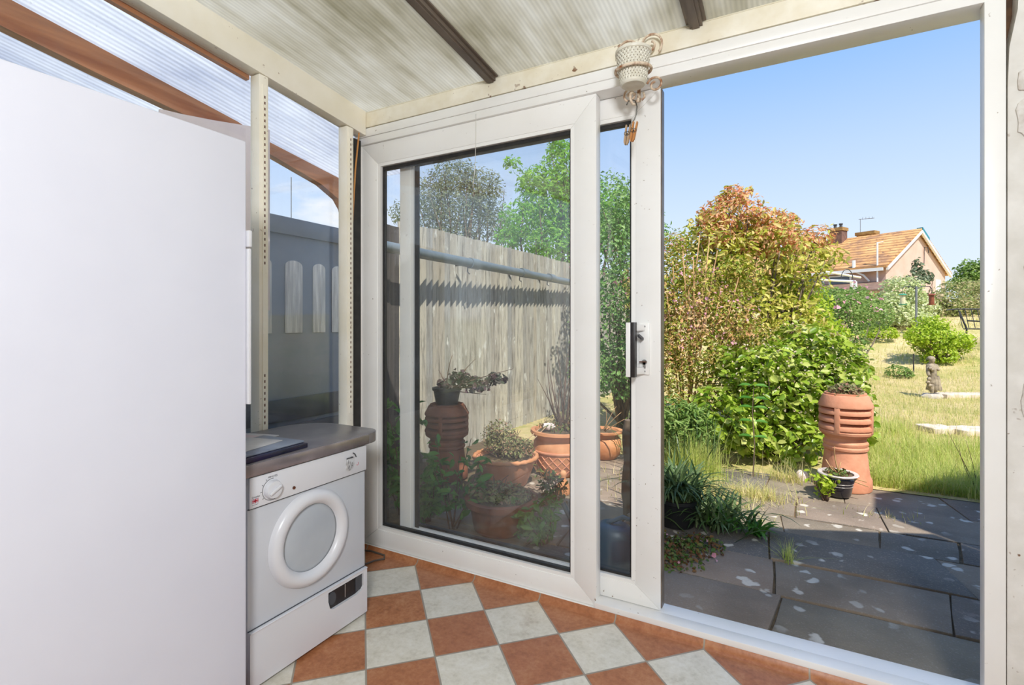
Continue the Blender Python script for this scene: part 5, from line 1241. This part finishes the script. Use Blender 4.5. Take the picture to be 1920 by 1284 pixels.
# pergola / white frame beside it
o = thing('pergola', (*gxy(1585, 26), 1.8), 'white timber pergola frame in front of the bungalow', 'pergola')
(xa, ya), (xb, yb) = gxy(1540, 28), gxy(1604, 25)
m = MB(); m.tube([(xa, ya, 3.6), (xb, yb, 3.25)], .06, 4); m.build('beam', 'white_paint', o)
m = MB(); m.tube([(*gxy(1614, 25), 3.45), (*gxy(1545, 25), 3.75)], .05, 4); m.build('beam', 'white_paint', o)
for u, d in ((1604, 25), (1597, 25.5)):
    m = MB(); xx, yy = gxy(u, d); m.tube([(xx, yy, 1.8), (xx, yy, 3.25)], .07, 4); m.build('post', 'white_paint', o)
m = MB(); xx, yy = gxy(1588, 24); m.tube([(xx+R2[0]*.28*math.cos(a), yy+R2[1]*.28*math.cos(a), 3.30+.45*math.sin(a)) for a in [PI*i/12 for i in range(13)]], .02, 5)
tag(m.build('garden_arch', 'iron', smooth=60), 'small black hooped arch in front of the white pergola', 'arch')
# hedge masking the foot of the house
bush('background_shrub', 'dark green shrubs hiding the foot of the bungalow, left of the variegated shrub', 'shrub', (*gxy(1635, 20), gz(0, 24)),
     [B(1640, 575, 20, .9, .6, .5), B(1600, 560, 20, .7, .6, .5), B(1670, 580, 20, .8, .6, .5), B(1560, 570, 20, .9, .6, .7), B(1625, 585, 19, .9, .6, .4)], 3800, .13, .07, 'rose', ns=10, r0=.04)

# ================================================================== LIGHT
W = bpy.data.worlds.new('sky'); S.world = W; W.use_nodes = True
nt = W.node_tree; nt.nodes.clear()
o_ = nt.nodes.new('ShaderNodeOutputWorld'); bg = nt.nodes.new('ShaderNodeBackground'); tc = nt.nodes.new('ShaderNodeTexCoord')
sx_ = nt.nodes.new('ShaderNodeSeparateXYZ'); rp_ = nt.nodes.new('ShaderNodeValToRGB')
nt.links.new(tc.outputs['Generated'], sx_.inputs[0]); nt.links.new(sx_.outputs[2], rp_.inputs[0])
e = rp_.color_ramp.elements
for _ in range(4): e.new(.5)
for q, (p, c) in zip(e, ((0, (150, 160, 120)), (.02, (228, 239, 252)), (.15, (214, 231, 252)), (.28, (188, 214, 251)), (.42, (150, 192, 245)), (.60, (116, 164, 232)))):
    q.position = p; q.color = lin(c)
no = nt.nodes.new('ShaderNodeTexNoise'); mp = nt.nodes.new('ShaderNodeMapping'); mp.inputs['Scale'].default_value = (3, 3, 9)
nt.links.new(tc.outputs['Generated'], mp.inputs[0]); nt.links.new(mp.outputs[0], no.inputs['Vector']); no.inputs['Scale'].default_value = 1.6; no.inputs['Detail'].default_value = 6
mr = nt.nodes.new('ShaderNodeMapRange'); nt.links.new(no.outputs[0], mr.inputs[0]); mr.inputs[1].default_value = .56; mr.inputs[2].default_value = .72
# clouds only in the western sky
mx_ = nt.nodes.new('ShaderNodeMapRange'); nt.links.new(sx_.outputs[0], mx_.inputs[0]); mx_.inputs[1].default_value = -.55; mx_.inputs[2].default_value = -.72
mu = nt.nodes.new('ShaderNodeMath'); mu.operation = 'MULTIPLY'; nt.links.new(mr.outputs[0], mu.inputs[0]); nt.links.new(mx_.outputs[0], mu.inputs[1])
mi = nt.nodes.new('ShaderNodeMix'); mi.data_type = 'RGBA'; nt.links.new(mu.outputs[0], mi.inputs[0]); nt.links.new(rp_.outputs[0], mi.inputs[6]); mi.inputs[7].default_value = (.95, .96, 1, 1)
nt.links.new(mi.outputs[2], bg.inputs[0]); bg.inputs[1].default_value = SKY; nt.links.new(bg.outputs[0], o_.inputs[0])

sl = bpy.data.lights.new('sun', 'SUN'); so = bpy.data.objects.new('sun', sl); COL.objects.link(so)
sl.energy = SUN; sl.angle = math.radians(.55); sl.color = (1, .955, .87)
so.rotation_euler = Vector((-.5, .5, -1)).to_track_quat('-Z', 'Y').to_euler(); so.location = (6, -6, 12)
al = bpy.data.lights.new('fill_light', 'AREA'); ao = bpy.data.objects.new('fill_light', al); COL.objects.link(ao)  # area light added behind the camera to brighten the room
al.energy = FILL; al.shape = 'DISK'; al.size = .5; al.color = (.93, .965, 1)
ao.location = (.55, -1.0, 2.1); ao.rotation_euler = Vector((-.42, 1.0, -.45)).to_track_quat('-Z', 'Y').to_euler()

S.view_settings.view_transform = 'Standard'; S.view_settings.look = 'None'; S.view_settings.exposure = EXPO; S.view_settings.gamma = 1
try: S.view_settings.use_curve_mapping = False
except Exception: pass
S.cycles.max_bounces = 10; S.cycles.transparent_max_bounces = 16; S.cycles.diffuse_bounces = 5; S.cycles.glossy_bounces = 4
S.cycles.sample_clamp_indirect = 6; S.cycles.use_denoising = True; S.cycles.caustics_reflective = False; S.cycles.caustics_refractive = False
